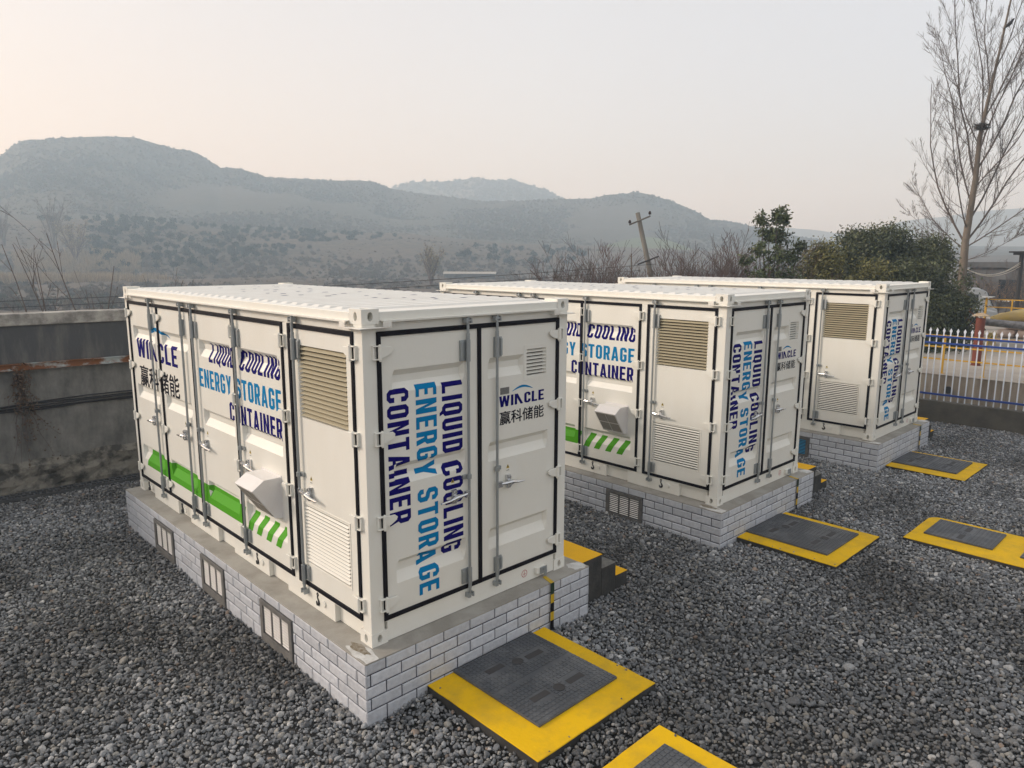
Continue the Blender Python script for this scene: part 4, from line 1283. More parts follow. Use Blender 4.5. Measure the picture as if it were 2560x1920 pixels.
gp = empty("insulated_pipe", (26, 0, 0))
k = MB(); k.tube([(0, 2.62, .40), (0, 2.64, .9), (.0, 2.58, 1.10), (0, 2.42, 1.175), (0, 2.2, 1.18), (0, 1.0, 1.12), (.02, -.4, 1.06), (0, -5, .86)], .125, 14); k.build("pipe_run", 'pipeg', gp, smooth=True)
for yy in (1.55, .15, -2.6):
    k = MB(); k.box(-.16, .16, yy - .12, yy + .12, -.001, .40); k.v = [(x, y_, z + .4) for x, y_, z in k.v]; k.build("pipe_saddle", 'tarp', gp)
tag(gp, "grey foil wrapped pipe lying across the platform behind the vent stack", "pipe")

rk = empty("steel_rack", (23.8, 1.8, .4))
for (ya, za), (yb, zb_) in (((2.33, .40), (1.724, 1.62)), ((2.20, .40), (1.574, 1.50)), ((2.03, .40), (1.52, 1.22)), ((1.73, .40), (1.46, .94))):
    k = MB(); k.tube([(0, ya - 1.8, za - .4), (.35, yb - 1.8, zb_ - .4)], .022, 6); k.build("bar", 'darks', rk)
for (ya, za), (yb, zb_) in (((1.83, 1.62), (1.50, 1.38)), ((1.95, 1.42), (1.52, 1.10))):
    k = MB(); k.tube([(.33, ya - 1.8, za - .4), (.33, yb - 1.8, zb_ - .4)], .02, 6); k.build("cross_bar", 'rust', rk)
tag(rk, "leaning rack of dark steel bars beside the red vent stack", "rack")

# sacks under a yellow tarpaulin
def sack(x, y, z, lx, ly, lz, seed):
    r = random.Random(seed); b = MB(); nu, nv = 10, 7
    for j in range(nv):
        ph = -math.pi / 2 + math.pi * j / (nv - 1)
        for i in range(nu):
            th = 2 * math.pi * i / nu
            c_, s_ = math.cos(th), math.sin(th); e = .45
            f = lambda q: math.copysign(abs(q) ** e, q)
            cp = abs(math.cos(ph)) ** .5
            b.v.append((lx / 2 * f(c_) * cp * r.uniform(.94, 1.05), ly / 2 * f(s_) * cp * r.uniform(.94, 1.05), lz / 2 * f(math.sin(ph)) + lz / 2))
    for j in range(nv - 1):
        for i in range(nu):
            i2 = (i + 1) % nu; b.f.append((j * nu + i, j * nu + i2, (j + 1) * nu + i2, (j + 1) * nu + i))
    return b.build("sack", 'sack', loc=(x, y, z), smooth=True)


si = 0
for row in range(3):
    for c in range(9):
        o = sack(29.2 + .1 * row, 1.75 - .62 * c - .25 * (row % 2), .4 + .30 * row, .95, .60, .31, si); si += 1
        tag(o, "pinkish white woven sack stacked under the yellow tarpaulin", "sack", "woven sacks on the platform")
tp = MB(); nu, nv = 40, 14
for j in range(nv):
    for i in range(nu):
        y = 2.25 - 6.2 * i / (nu - 1); t = j / (nv - 1); x = 28.62 + 1.9 * t
        edge = max(0, 1 - (2.25 - y) / .7)
        z = 1.40 + .03 * math.sin(math.pi * t) + .05 * math.sin(y * 2.2) + .03 * math.sin(y * 5 + x * 3) - .16 * edge
        if j == 0: z -= .36 + .05 * math.sin(y * 3.1); x = 28.64
        if j == 1: x = 28.66 + .02 * math.sin(y * 6); z -= .03
        tp.v.append((x, y, z))
for j in range(nv - 1):
    for i in range(nu - 1):
        a = j * nu + i; tp.f.append((a, a + 1, a + nu + 1, a + nu))
to = tp.build("tarpaulin", 'tarp', smooth=True, recalc=False)
sm = to.modifiers.new("thick", 'SOLIDIFY'); sm.thickness = .012
tag(to, "wrinkled yellow tarpaulin over the stack of woven sacks", "tarpaulin")

br = empty("far_railing", (32, 0, .4))
for zc, y0, y1 in ((1.26, -6, 3.2), (.945, -6, 3.2), (.82, 3.45, 6.5)):
    k = MB(); k.box(-.02, .02, y0, y1, zc - .02, zc + .02); k.build("rail", 'frail', br)
for yy, h in ((3.19, 1.28), (2.30, 1.28), (1.4, 1.28), (.5, 1.28), (-.4, 1.28), (3.5, .84), (4.6, .84), (5.7, .84)):
    k = MB(); k.box(-.024, .024, yy - .024, yy + .024, 0, h); k.build("post", 'frail', br)
tag(br, "yellow railing at the back of the platform behind the tarpaulin", "railing")
tb = empty("post_table", (31.6, 3.12, .4))
k = MB(); k.box(-.03, .03, -.03, .03, 0, 1.36); k.build("post", 'frail', tb)
k = MB(); k.box(-.25, .25, -.24, .24, 1.361, 1.385); k.build("plate", 'pale', tb)
tag(tb, "pale flat plate on a yellow post behind the sacks", "plate on post")

lp = empty("canopy_post", (33.5, 2.42, .2))
k = MB(); k.tube([(0, 0, 0), (0.02, .06, 3.32)], .085, 10); k.build("pole", 'darks', lp)
k = MB(); k.box(-.6, .6, -.9, .40, 3.36, 3.42); k.box(-.5, .5, -.8, .26, 3.27, 3.3595); k.build("canopy", 'darks', lp)
tag(lp, "black steel post carrying a small flat canopy at the right edge", "post")
for i, dz in enumerate((.0, -.09, .07)):
    k = MB(); pts = []
    for q in range(17):
        t = q / 16
        pts.append((31.3 + 2.0 * t, 3.85 - 1.4 * t, 2.88 + (.22 + dz) * t - .62 * 4 * t * (1 - t) * (.52 + .03 * i) + 0.0))
    k.tube(pts, .016, 5)
    tag(k.build("slack_cable", 'wcable', smooth=True), ("middle", "lowest", "topmost")[i] + " of three slack pale cables between the tall bare tree and the black post", "cable", "slack cables by the tall tree")


# ------------------------------------------------------------------ valley, hills
def pline(pts, x):
    return float(np.interp(x, [p[0] for p in pts], [p[1] for p in pts]))


def sm(a, b, x):
    t = min(max((x - a) / (b - a), 0), 1); return t * t * (3 - 2 * t)


OC = [(-900, 540), (0, 545), (90, 553), (235, 548), (398, 555), (542, 569), (678, 575), (859, 584), (1000, 584), (1307, 610), (1488, 614), (1700, 624), (2000, 636), (3400, 640)]
CRA = [(-900, 540), (-500, 500), (-150, 440), (0, 390), (36, 363), (59, 351), (108, 349), (154, 345), (249, 341), (334, 343), (389, 359), (434, 372), (470, 376), (497, 384), (533, 408), (551, 420), (592, 421), (633, 431), (669, 444), (701, 445), (768, 447), (836, 452), (904, 451), (940, 457), (976, 471), (1036, 483), (1081, 487), (1135, 494), (1207, 504), (1307, 502), (1388, 498), (1483, 496), (1515, 487), (1569, 484), (1587, 479), (1623, 486), (1668, 499), (1714, 517), (1750, 533), (1772, 549), (1809, 551), (1854, 560), (1900, 571), (2000, 592), (2100, 606), (2300, 614), (3400, 622)]
CRB = [(-900, 560), (800, 560), (940, 500), (986, 469), (1022, 457), (1049, 454), (1117, 454), (1153, 450), (1189, 444), (1225, 450), (1280, 450), (1307, 457), (1352, 471), (1388, 487), (1406, 497), (1500, 545), (1600, 600), (1800, 645), (3400, 650)]
CRC = [(-900, 590), (1700, 590), (1900, 568), (1992, 571), (2050, 576), (2120, 588), (2167, 579), (2205, 568), (2252, 554), (2299, 547), (2361, 542), (2439, 529), (2560, 520), (2800, 505), (3100, 530), (3400, 560)]


def vnoise(x, y, seed=0):
    return (math.sin(x * 1.0 + 1.7 * math.sin(y * .7 + seed)) + math.sin(y * 1.3 + 1.1 * math.sin(x * .9 + seed * 2)) + .5 * math.sin(x * 2.7 + y * 2.1 + seed)) / 2.5


def valley_row(px, r):
    s = sm(1500, 2100, px)
    row_z = lambda z, rr: 644 + FPX * (CAM[2] - z) / rr * 1.0
    oc = pline(OC, px)
    pts = [(13, row_z(-2.2, 13)), (25, row_z(-2.2 + .4 * s, 25)), (40, row_z(-2.4 + 1.5 * s, 40)), (90, row_z(-3.4 + 2.6 * s, 90)), (150, 716 - 12 * s), (200, 698 - 20 * s), (232, 690 + (oc - 690) * .30), (268, 690 + (oc - 690) * .70), (300, oc), (330, oc + 16)]
    return pline(pts, r)


def hill_pts(crest, base, r0, r1, back):
    def f(px, t):
        c, bb = pline(crest, px), base(px)
        if t <= 1:
            return r0 + (r1 - r0) * t, bb + (c - bb) * (t ** 1.1 + .10 * math.sin(math.pi * t) * math.sin(px * .011))
        u = t - 1
        return r1 + back * u, c + (700 - c) * min(1, u ** 1.3)
    return f


def terrain(name, fn, pxs, ts, m, amp, seed, label=None):
    b = MB(); n = len(ts)
    for px in pxs:
        for j, t in enumerate(ts):
            r, row = fn(px, t)
            p = at_r(px, row, r)
            a = amp * min(1, 4 * t) * max(0, 1 - abs(t - .5) * 1.9) if name != "valley" else amp * min(1, max(0, (r - 60) / 80)) * (.25 if r > 280 else 1)
            p[2] += a * vnoise(p[0] / 23, p[1] / 23, seed) + a * .4 * vnoise(p[0] / 8, p[1] / 8, seed + 3)
            b.v.append(tuple(p))
    for i in range(len(pxs) - 1):
        for j in range(n - 1):
            a = i * n + j; b.f.append((a, a + n, a + n + 1, a + 1))
    o = b.build(name, m, smooth=True, recalc=False)
    tag(o, kind="structure")
    return o


def land(name, c1_, c2_, c3_, sc):
    m = bpy.data.materials.new(name); m.use_nodes = True
    n, l = m.node_tree.nodes, m.node_tree.links
    b = n["Principled BSDF"]; b.inputs['Roughness'].default_value = .95; b.inputs['Specular IOR Level'].default_value = .1
    t = n.new("ShaderNodeTexCoord")
    def noise(s, det):
        z = n.new("ShaderNodeTexNoise"); z.inputs['Scale'].default_value = s; z.inputs['Detail'].default_value = det; z.inputs['Roughness'].default_value = .7
        l.new(t.outputs['Object'], z.inputs['Vector'])
        r = n.new("ShaderNodeValToRGB"); r.color_ramp.elements[0].position = .42; r.color_ramp.elements[1].position = .60
        l.new(z.outputs[0], r.inputs[0]); return r.outputs[0]
    a, c = noise(sc, 8), noise(sc * 9, 6)
    x1 = n.new("ShaderNodeMixRGB"); x1.inputs[1].default_value = (*c1_, 1); x1.inputs[2].default_value = (*c2_, 1); l.new(a, x1.inputs[0])
    x2 = n.new("ShaderNodeMixRGB"); l.new(x1.outputs[0], x2.inputs[1]); x2.inputs[2].default_value = (*c3_, 1)
    mm = n.new("ShaderNodeMath"); mm.operation = 'MULTIPLY'; mm.inputs[1].default_value = .6; l.new(c, mm.inputs[0]); l.new(mm.outputs[0], x2.inputs[0])
    l.new(x2.outputs[0], b.inputs['Base Color'])
    return m


pxs = list(np.arange(-900, 3401, 20))
rr = [13, 25, 40, 60, 90, 120, 150, 165, 180, 195, 210, 222, 235, 248, 260, 272, 285, 300, 315, 330]
terrain("valley", lambda px, t: (t, valley_row(px, t)), pxs, rr, land("dry_valley_grass", (.098, .083, .069), (.072, .066, .056), (.145, .116, .09), .035), 1.1, 1)
hA = hill_pts(CRA, lambda px: pline(OC, px) + 10, 322, 500, 70)
tsA = [0, .08, .16, .24, .32, .4, .48, .56, .64, .72, .8, .86, .92, .96, 1, 1.2, 1.5, 2]
terrain("hill", hA, list(np.arange(-900, 3401, 12)), tsA, land("scrub_hillside", (.085, .078, .064), (.066, .066, .054), (.105, .092, .074), .022), 3.0, 2)
hB = hill_pts(CRB, lambda px: max(560, pline(CRB, px) + 4), 640, 800, 100)
terrain("hill", hB, list(np.arange(600, 1653, 16)), tsA, land("far_hillside", (.105, .09, .075), (.065, .065, .055), (.2, .19, .17), .02), 2.0, 5)
hC = hill_pts(CRC, lambda px: max(640, pline(CRC, px) + 4), 800, 1000, 120)
terrain("hill", hC, list(np.arange(1500, 3401, 30)), tsA, land("distant_hillside", (.1, .09, .075), (.07, .07, .06), (.12, .11, .09), .02), 2.0, 7)
k = MB(); k.poly([(1250 * math.cos(t), 1250 * math.sin(t), -9) for t in [i * math.pi / 24 for i in range(48)]])
tag(k.build("ground", land("plain_grass", (.11, .09, .075), (.09, .078, .065), (.14, .115, .09), .03), recalc=False), kind="structure")
# pale green winter crop on the right-hand slope
k = MB(); nn_ = 24
for i in range(nn_):
    px = 1500 + 240 * i / (nn_ - 1)
    for j in range(6):
        t = .06 + (.30 * math.sin(math.pi * (i + .6) / nn_)) * j / 5
        r, row = hA(px, t); p = at_r(px, row - 1.6, r - 5); k.v.append(tuple(p))
for i in range(nn_ - 1):
    for j in range(5):
        a = i * 6 + j; k.f.append((a, a + 6, a + 7, a + 1))
tag(k.build("crop_field", land("winter_crop", (.10, .125, .055), (.085, .11, .05), (.13, .13, .075), .05), recalc=False), kind="structure")

# bare winter scrub on the slopes: far too many bushes to count
rs = np.random.RandomState(31)


def clump(n, w_, h, leaf, col):
    th = rs.uniform(0, 6.283, n); rr_ = np.sqrt(rs.uniform(0, 1, n)) * w_ / 2; z = rs.uniform(0, 1, n) ** .8 * h * (1 - (rr_ / (w_ / 2)) ** 2 * .55)
    c = np.stack([rr_ * np.cos(th), rr_ * np.sin(th), z], 1)
    d = np.stack([rs.randn(n) * .45, rs.randn(n) * .45, np.ones(n)], 1); d /= np.linalg.norm(d, axis=1)[:, None]
    s = np.cross(d, rs.randn(n, 3)); s /= np.linalg.norm(s, axis=1)[:, None]
    L_ = rs.uniform(.5, 1.2, n)[:, None] * leaf
    V = np.stack([c - s * L_ * .22, c + s * L_ * .22, c + d * L_], 1).reshape(-1, 3)
    tone = np.repeat(rs.uniform(.6, 1.25, n), 3)
    o = np_mesh("scrub_clump", V, 3, col, tone.astype(np.float32)); COL.objects.unlink(o); return o


def scrub(name, label, fn, count, pxr, tr, size, pool, dens=None):
    P, S = [], []
    while len(P) < count:
        px, t = rs.uniform(*pxr), rs.uniform(*tr)
        if dens and rs.rand() > dens(px, t): continue
        r, row = fn(px, t); p = at_r(px, row, r); p[2] -= .4
        P.append(p); S.append(rs.uniform(*size))
    n_ = len(P)
    me = bpy.data.meshes.new(name); me.vertices.add(n_)
    me.vertices.foreach_set("co", np.array(P, np.float32).ravel())
    a = me.attributes.new("size", 'FLOAT', 'POINT'); a.data.foreach_set("value", np.array(S, np.float32))
    rt = np.zeros((n_, 3), np.float32); rt[:, 2] = rs.uniform(0, 6.283, n_)
    a = me.attributes.new("turn", 'FLOAT_VECTOR', 'POINT'); a.data.foreach_set("vector", rt.ravel())
    o = bpy.data.objects.new(name, me); COL.objects.link(o)
    scatter(o, pool); tag(o, label, "scrub", kind="stuff")


pool = bpy.data.collections.new("scrub_pool")
for q in range(6): pool.objects.link(clump(130, 2.6, rs.uniform(1.4, 2.6), .75, 'scrub'))
def patch(px, t): return .35 + .65 * (vnoise(px / 60, t * 9, 3) > -.05)
scrub("hill_scrub", "bare grey brown scrub covering the hillside", hA, 24000, (-500, 2300), (0.10, 1.01), (.25, .62), pool, lambda px, t: .6 + .4 * (vnoise(px / 60, t * 9, 3) > -.05))
scrub("hill_scrub", "bluish scrub on the far central hill", hB, 2600, (880, 1560), (.3, 1.01), (.6, 1.5), pool)
vf = lambda px, t: (t, valley_row(px, t))
scrub("valley_scrub", "low dead weeds and brush across the valley floor", vf, 9000, (-500, 2100), (95, 288), (.22, .6), pool, lambda px, t: .3 + .7 * (vnoise(px / 45, t / 14, 8) > -.1))
for t_ in (0,):
    pass
pool2 = bpy.data.collections.new("reed_pool")
for q in range(4):
    n_ = 110
    c = np.stack([rs.uniform(-.9, .9, n_), rs.uniform(-.9, .9, n_), np.zeros(n_)], 1)
    tip = c + np.stack([rs.randn(n_) * .25, rs.randn(n_) * .25, rs.uniform(1.3, 2.5, n_)], 1)
    sd_ = rs.randn(n_, 3) * .06; sd_[:, 2] = 0
    V = np.stack([c - sd_, c + sd_, tip], 1).reshape(-1, 3)
    o = np_mesh("reed_tuft", V, 3, 'reed', np.repeat(rs.uniform(.6, 1.3, n_), 3).astype(np.float32)); COL.objects.unlink(o); pool2.objects.link(o)
scrub("reed_bed", "pale tan reed beds beyond the wall on the left", vf, 620, (-300, 420), (158, 192), (.35, 1.25), pool2, lambda px, t: .25 + .75 * sm(420, 200, px))
scrub("reed_bed", "upper band of pale reeds below the orchard", vf, 420, (40, 350), (212, 240), (.3, 1.2), pool2)

# ------------------------------------------------------------------ orchard trees on the slope
def orchard_mesh(seed, h):
    r_ = np.random.RandomState(seed); n_ = 330
    nc = 9; cen = r_.randn(nc, 3) * np.array([.42, .42, .26]) * h * .48; cen[:, 2] += h * .62
    which = r_.randint(0, nc, n_)
    pts = cen[which] + r_.randn(n_, 3) * h * .12
    pts[:, 2] = np.maximum(pts[:, 2], h * .16)
    a = r_.randn(n_, 3); a /= np.linalg.norm(a, axis=1)[:, None]
    b_ = np.cross(a, r_.randn(n_, 3)); b_ /= np.linalg.norm(b_, axis=1)[:, None]
    s = r_.uniform(.14, .34, n_)[:, None] * h / 3.6
    V = np.stack([pts - a * s, pts + b_ * s, pts + a * s, pts - b_ * s], 1).reshape(-1, 3)
    tn = np.repeat(r_.uniform(.6, 1.3, nc)[which] * r_.uniform(.7, 1.3, n_), 4)
    tr_ = MB(); tr_.tube([(0, 0, -.5), (.05, 0, h * .3), (0, .05, h * .7)], [.14, .11, .05], 5)
    q = []
    for f in tr_.f:
        if len(f) == 4: q += [tr_.v[i] for i in f]
    V = np.vstack([V, np.array(q)]); tn = np.concatenate([tn, np.full(len(q), .8)])
    return np_mesh("orchard_tree", V, 4, 'orch', tn.astype(np.float32))


OG = "round evergreen trees planted on the far slope"
protos = [orchard_mesh(40 + q, 3.7) for q in range(6)]
spots = []
for x in (230, 285, 380, 465, 535, 605, 690, 745, 785, 835, 900, 965, 1010, 1075, 1110, 1140, 1180, 1250, 1280, 1315, 1380, 1460, 1500, 1530, 1560, 1610, 1660, 1700, 1760, 1800, 1850, 1900, 1960):
    spots.append((x * .452, 299 - rng.uniform(0, 3), rng.uniform(.62, .85) if x < 1000 else rng.uniform(.45, .62)))
ncrest = len(spots)
while len(spots) < ncrest + 222:
    px, r = rng.uniform(225, 1010), rng.uniform(215, 296)
    lo = 296 - (296 - 215) * sm(1060, 420, px)
    if r < lo + rng.uniform(-6, 6): continue
    spots.append((px, r, rng.uniform(.45, .78)))
while len(spots) < ncrest + 265:
    spots.append((rng.uniform(1130, 1480), rng.uniform(232, 282), rng.uniform(.45, .75)))
for i, (px, r, sc_) in enumerate(spots):
    p = at_r(px, valley_row(px, r), r)
    o = protos[i % 6] if i < 6 else protos[i % 6].copy()
    if i >= 6: COL.objects.link(o)
    o.location = tuple(p - np.array([0, 0, .2])); o.scale = (sc_,) * 3; o.rotation_euler.z = rng.uniform(0, 6.28)
    tag(o, "small round dark evergreen on the crest line of the orchard slope" if i < ncrest else "small round evergreen in the orchard on the slope below its crest", "tree", OG)


# ------------------------------------------------------------------ branching trees
def grow(out, p, d, L, r, lvl, R, spread=.6, up=.12, kids=(3, 5), seg=5, wig=.10, shrink=.62, tip=.004, t0=.25, ratio=.55):
    pts, rad_ = [Vector(p)], [r]
    dd = Vector(d).normalized(); q = Vector(p)
    for i in range(seg):
        dd = (dd + Vector((R.gauss(0, wig), R.gauss(0, wig), R.gauss(0, wig) + up))).normalized()
        q = q + dd * (L / seg); pts.append(q.copy()); rad_.append(max(tip, r * (1 - .75 * (i + 1) / seg)))
    out.append((lvl, pts, rad_))
    if lvl <= 0: return
    for k_ in range(R.randint(*kids)):
        t = R.uniform(t0, .97); i = min(int(t * seg), seg - 1)
        base = pts[i].lerp(pts[i + 1], t * seg - i); ax = (pts[i + 1] - pts[i]).normalized()
        side = ax.cross(Vector((R.gauss(0, 1), R.gauss(0, 1), R.gauss(0, 1)))).normalized()
        nd = (ax * math.cos(spread) + side * math.sin(spread) * R.uniform(.7, 1.2))
        grow(out, base, nd, L * shrink * R.uniform(.6, 1.1) * (1.15 - .5 * t), rad_[i] * ratio, lvl - 1, R, spread, up, kids, max(3, seg - 1), wig, shrink, tip, t0, ratio)


def sticks(out, name, m, parent=None, sides=(3, 4, 5, 6), sel=None):
    mb = MB()
    for lvl, pts, r in out:
        if sel is None or sel(lvl): mb.tube(pts, r, sides[min(lvl, 3)], cap=False)
    return mb.build(name, m, parent, smooth=True, recalc=False)


# tall bare tree with a nest
bt = empty("bare_tree", (31.35, 4.02, .2))
R = random.Random(77); out = []
tr = [(0.0, -.10, -.4), (0, -.08, 1.2), (.0, .0, 2.4), (.02, .03, 3.8), (.05, -.08, 6.3), (.1, -.06, 7.9), (.1, -.22, 9.4), (.12, -.40, 11.0), (.15, -.60, 13.0), (.2, -.8, 15.5)]
trr = [.26, .215, .17, .14, .108, .088, .066, .048, .032, .015]
limbs = [(3.7, (-.3, .75, 1.15), 7.2, .075), (3.75, (.2, -.85, 1.1), 7.5, .075), (3.5, (.5, .9, .62), 4.6, .05), (3.55, (.1, -.95, .55), 5.0, .05), (4.6, (.3, -.62, 1.3), 8.0, .07), (5.3, (-.2, .5, 1.4), 7.2, .06), (6.2, (.1, .38, 1.5), 8.2, .075), (6.6, (.2, -.55, 1.25), 8.0, .07), (7.2, (-.3, -.35, 1.5), 7.6, .055), (8.3, (0, .22, 1.6), 6.5, .055), (8.6, (.2, -.5, 1.4), 6.5, .05), (9.6, (.1, .2, 1.5), 5.5, .045), (10.4, (-.1, -.45, 1.4), 5.5, .04), (4.2, (-.8, .2, 1.0), 5.8, .055), (5.0, (.85, .1, 1.1), 5.8, .055), (3.2, (-.3, .8, .35), 3.4, .03), (3.0, (-.3, -.9, .3), 3.6, .03), (7.6, (.1, .7, 1.1), 5.0, .045), (5.9, (.1, -.8, 1.0), 6.0, .05), (2.9, (.2, .95, .2), 2.8, .025)]
for z, d, L_, r in limbs:
    i = max(q for q in range(len(tr)) if tr[q][2] <= z); t = (z - tr[i][2]) / (tr[i + 1][2] - tr[i][2])
    base = Vector(tr[i]).lerp(Vector(tr[i + 1]), t)
    grow(out, base, d, L_ * .97, r * .58, 2, R, .60, .085, (15, 20), 8, .06, .30, .0048, .06, .38)
k = MB(); k.tube(tr, trr, 10); k.build("trunk", 'bark', bt, smooth=True)
sticks(out, "crown_branches", 'twig', bt)
tag(bt, "tall leafless tree with pale trunk and ascending branches at the right edge", "tree")
iv = np.array([[bt.location.x + .05 + rng.gauss(0, .16), bt.location.y + rng.gauss(0, .22), 2.35 + rng.gauss(0, .28)] for _ in range(420)])
tag(leaves("ivy", iv, .075, 'leaf', rs, aspect=.6), "green ivy clump around the trunk of the tall bare tree", "ivy")
nb = empty("bird_nest", (31.25, 3.89, 8.45))
k = MB()
for q in range(170):
    a, rr_ = R.uniform(0, 6.28), R.uniform(.05, .20); z = R.uniform(-.12, .10) + rr_ * .35
    p = Vector((rr_ * math.cos(a), rr_ * 1.25 * math.sin(a), z)); d_ = Vector((-math.sin(a) + R.gauss(0, .4), math.cos(a) + R.gauss(0, .4), R.gauss(0, .25))) * R.uniform(.08, .17)
    k.tube([p - d_, p + d_], .009, 3, cap=False)
k.build("nest_twigs", 'nest', nb, recalc=False)
tag(nb, "dark twig nest in a fork of the tall bare tree", "nest")

# black bird perched near the top
bd = empty("bird", (31.15, 3.315, 12.15))
bm2 = bmesh.new()
prof = [(-.19, .012, -.02), (-.13, .02, -.015), (-.08, .045, 0), (0, .072, .005), (.07, .066, .02), (.115, .042, .045), (.145, .042, .065), (.175, .030, .068), (.19, .012, .064), (.225, .004, .056)]
k = MB(); k.tube([(0, -y * .8, z + y * .6) for y, r, z in prof], [r for y, r, z in prof], 10); k.build("body", 'crow', bd, smooth=True)
for sx in (-1, 1):
    k = MB(); k.prism([(sx * .068, -.05, .05), (sx * .07, .02, .03), (sx * .03, .16, -.13), (sx * .058, .06, -.04)], (sx * -.012, 0, 0)); k.build("wing", 'crow', bd)
    k = MB(); k.tube([(sx * .025, 0, -.05), (sx * .025, -.01, -.12)], .006, 5); k.build("leg", 'crow', bd)
bm2.free()
tag(bd, "black bird perched high in the tall bare tree", "bird")

# dark evergreens behind the farthest container
def crown(name, blobs, n_, size, m, seed, parent, tone=(.4, 1.6)):
    r_ = np.random.RandomState(seed); pts, tn = [], []
    tot = sum(b[3] * b[4] for b in blobs)
    for (x, y, z, rx, rz) in blobs:
        k_ = max(6, int(n_ * rx * rz / tot / 46))
        for c in range(k_):
            v = r_.randn(3); v /= np.linalg.norm(v); rad2 = r_.uniform(.35, 1.05) ** .6
            cpos = np.array([x, y, z]) + v * np.array([rx, rx, rz]) * rad2
            nn__ = r_.randint(30, 62); tt = r_.uniform(*tone)
            pp = cpos + r_.randn(nn__, 3) * np.array([.20, .20, .13]) * (1 + .25 * rx)
            pts.append(pp); tn.append(np.clip(tt * r_.uniform(.7, 1.3, nn__), .3, 1.9))
    pts = np.vstack(pts); tn = np.concatenate(tn)
    return leaves(name, pts, size, m, r_, parent, tones=tn, aspect=.42)


def evergreen(loc, h, w_, seed, label, m='leaf', n_=15000, size=.056):
    t = empty("evergreen_tree", loc); R_ = random.Random(seed)
    blobs = []
    for q in range(11):
        a, f = R_.uniform(0, 6.28), R_.uniform(0, 1) ** .5
        z = R_.uniform(.22, .9)
        lim = math.sqrt(max(0.05, 1 - ((z - .45) / .55) ** 2))
        blobs.append((math.cos(a) * f * w_ * .36 * lim, math.sin(a) * f * w_ * .36 * lim, z * h, R_.uniform(.12, .24) * w_, R_.uniform(.08, .15) * h))
    crown("crown", blobs, n_ * 2, size, m, seed, t)
    o2 = []
    for q in range(5):
        b_ = blobs[q]; o2.append((1, [Vector((0, 0, -.8)), Vector((b_[0] * .3, b_[1] * .3, b_[2] * .5)), Vector(b_[:3])], [.11, .07, .02]))
    sticks(o2, "trunk", 'twig', t)
    tag(t, label, "tree", "evergreen trees behind the farthest container")
    return t


for px, r, h, w_, sd_, lb, m_, nl in (
        (2046, 27.0, 4.15, 1.45, 6, "small olive green evergreen with a pointed top, left end of the clump", 'leafy', 6000),
        (2138, 29.0, 4.85, 1.9, 3, "tallest dark evergreen, left of the middle of the clump", 'leaf', 13000),
        (2228, 30.5, 4.85, 2.1, 4, "broad dark evergreen in the middle of the clump", 'leaf', 13000),
        (2312, 29.8, 4.25, 1.9, 5, "dark evergreen right of the middle of the clump", 'leaf', 12000),
        (2362, 28.6, 3.35, 1.9, 10, "low dark evergreen at the right end of the clump, beside the tall bare tree", 'leaf', 11000),
        (2330, 27.0, 2.3, 2.0, 12, "dark bush beside the right edge of the farthest container", 'leaf', 9000),
        (2180, 26.2, 3.5, 2.2, 9, "olive shrub in front of the clump, just above the farthest container's roof", 'leafy', 9000),
        (2085, 25.6, 3.25, 1.9, 14, "low olive shrub in front of the clump's left half", 'leafy', 8000),
        (2262, 27.6, 3.7, 2.2, 15, "rounded dark shrub in front of the clump's right half", 'leaf', 9000)):
    p = at_r(px, 700, r)
    evergreen((p[0], p[1], -.2), h, w_, sd_, lb, m_, nl)

# broad-leaved shrub left of the clump
sh = empty("broadleaf_tree", (18.68, 5.96, -.8)); R = random.Random(5); out = []
TV = Vector((RC[0][0], RC[0][1], 0)).normalized(); DV = Vector((RC[2][0], RC[2][1], 0)).normalized()
lobes = [(-.42, 5.25, .26, .34), (0.0, 5.42, .25, .38), (.36, 5.34, .26, .36), (-.15, 4.85, .42, .34), (.28, 4.75, .42, .38), (.80, 4.45, .20, .18), (.55, 4.15, .36, .30), (-.55, 4.35, .30, .26), (-.85, 4.05, .22, .18), (.05, 4.15, .45, .36), (.35, 3.5, .55, .45), (-.35, 3.55, .55, .40), (0, 2.7, .7, .5)]
P_, T_ = [], []
for q, (o_, z, rx, rz) in enumerate(lobes):
    dpt = R.uniform(-.35, .35)
    c = TV * o_ + DV * dpt; tip = Vector((c.x, c.y, z))
    out.append((1, [Vector((R.gauss(0, .08), R.gauss(0, .08), 0)), Vector((c.x * .35, c.y * .35, z * .55)), tip], [.05, .03, .010]))
    for k_ in range(int(95 * (rx + .12) * 2)):
        v = Vector((R.gauss(0, 1), R.gauss(0, 1), R.gauss(0, 1))).normalized() * R.uniform(.15, 1.0)
        p_ = tip + Vector((v.x * rx, v.y * rx, v.z * rz)); tn_ = R.uniform(.55, 1.5) * (1.0 if q not in (7, 8, 11) else 1.3)
        for _ in range(R.randint(2, 5)):
            P_.append([p_.x + R.gauss(0, .05), p_.y + R.gauss(0, .05), p_.z + R.gauss(0, .05)]); T_.append(tn_ * R.uniform(.75, 1.25))
sticks(out, "stems", 'twig', sh)
leaves("foliage", np.array(P_), .072, 'leafb', rs, sh, tones=np.array(T_), aspect=.40)
tag(sh, "bushy tree with large glossy leaves above the middle of the farthest container's roof", "tree")


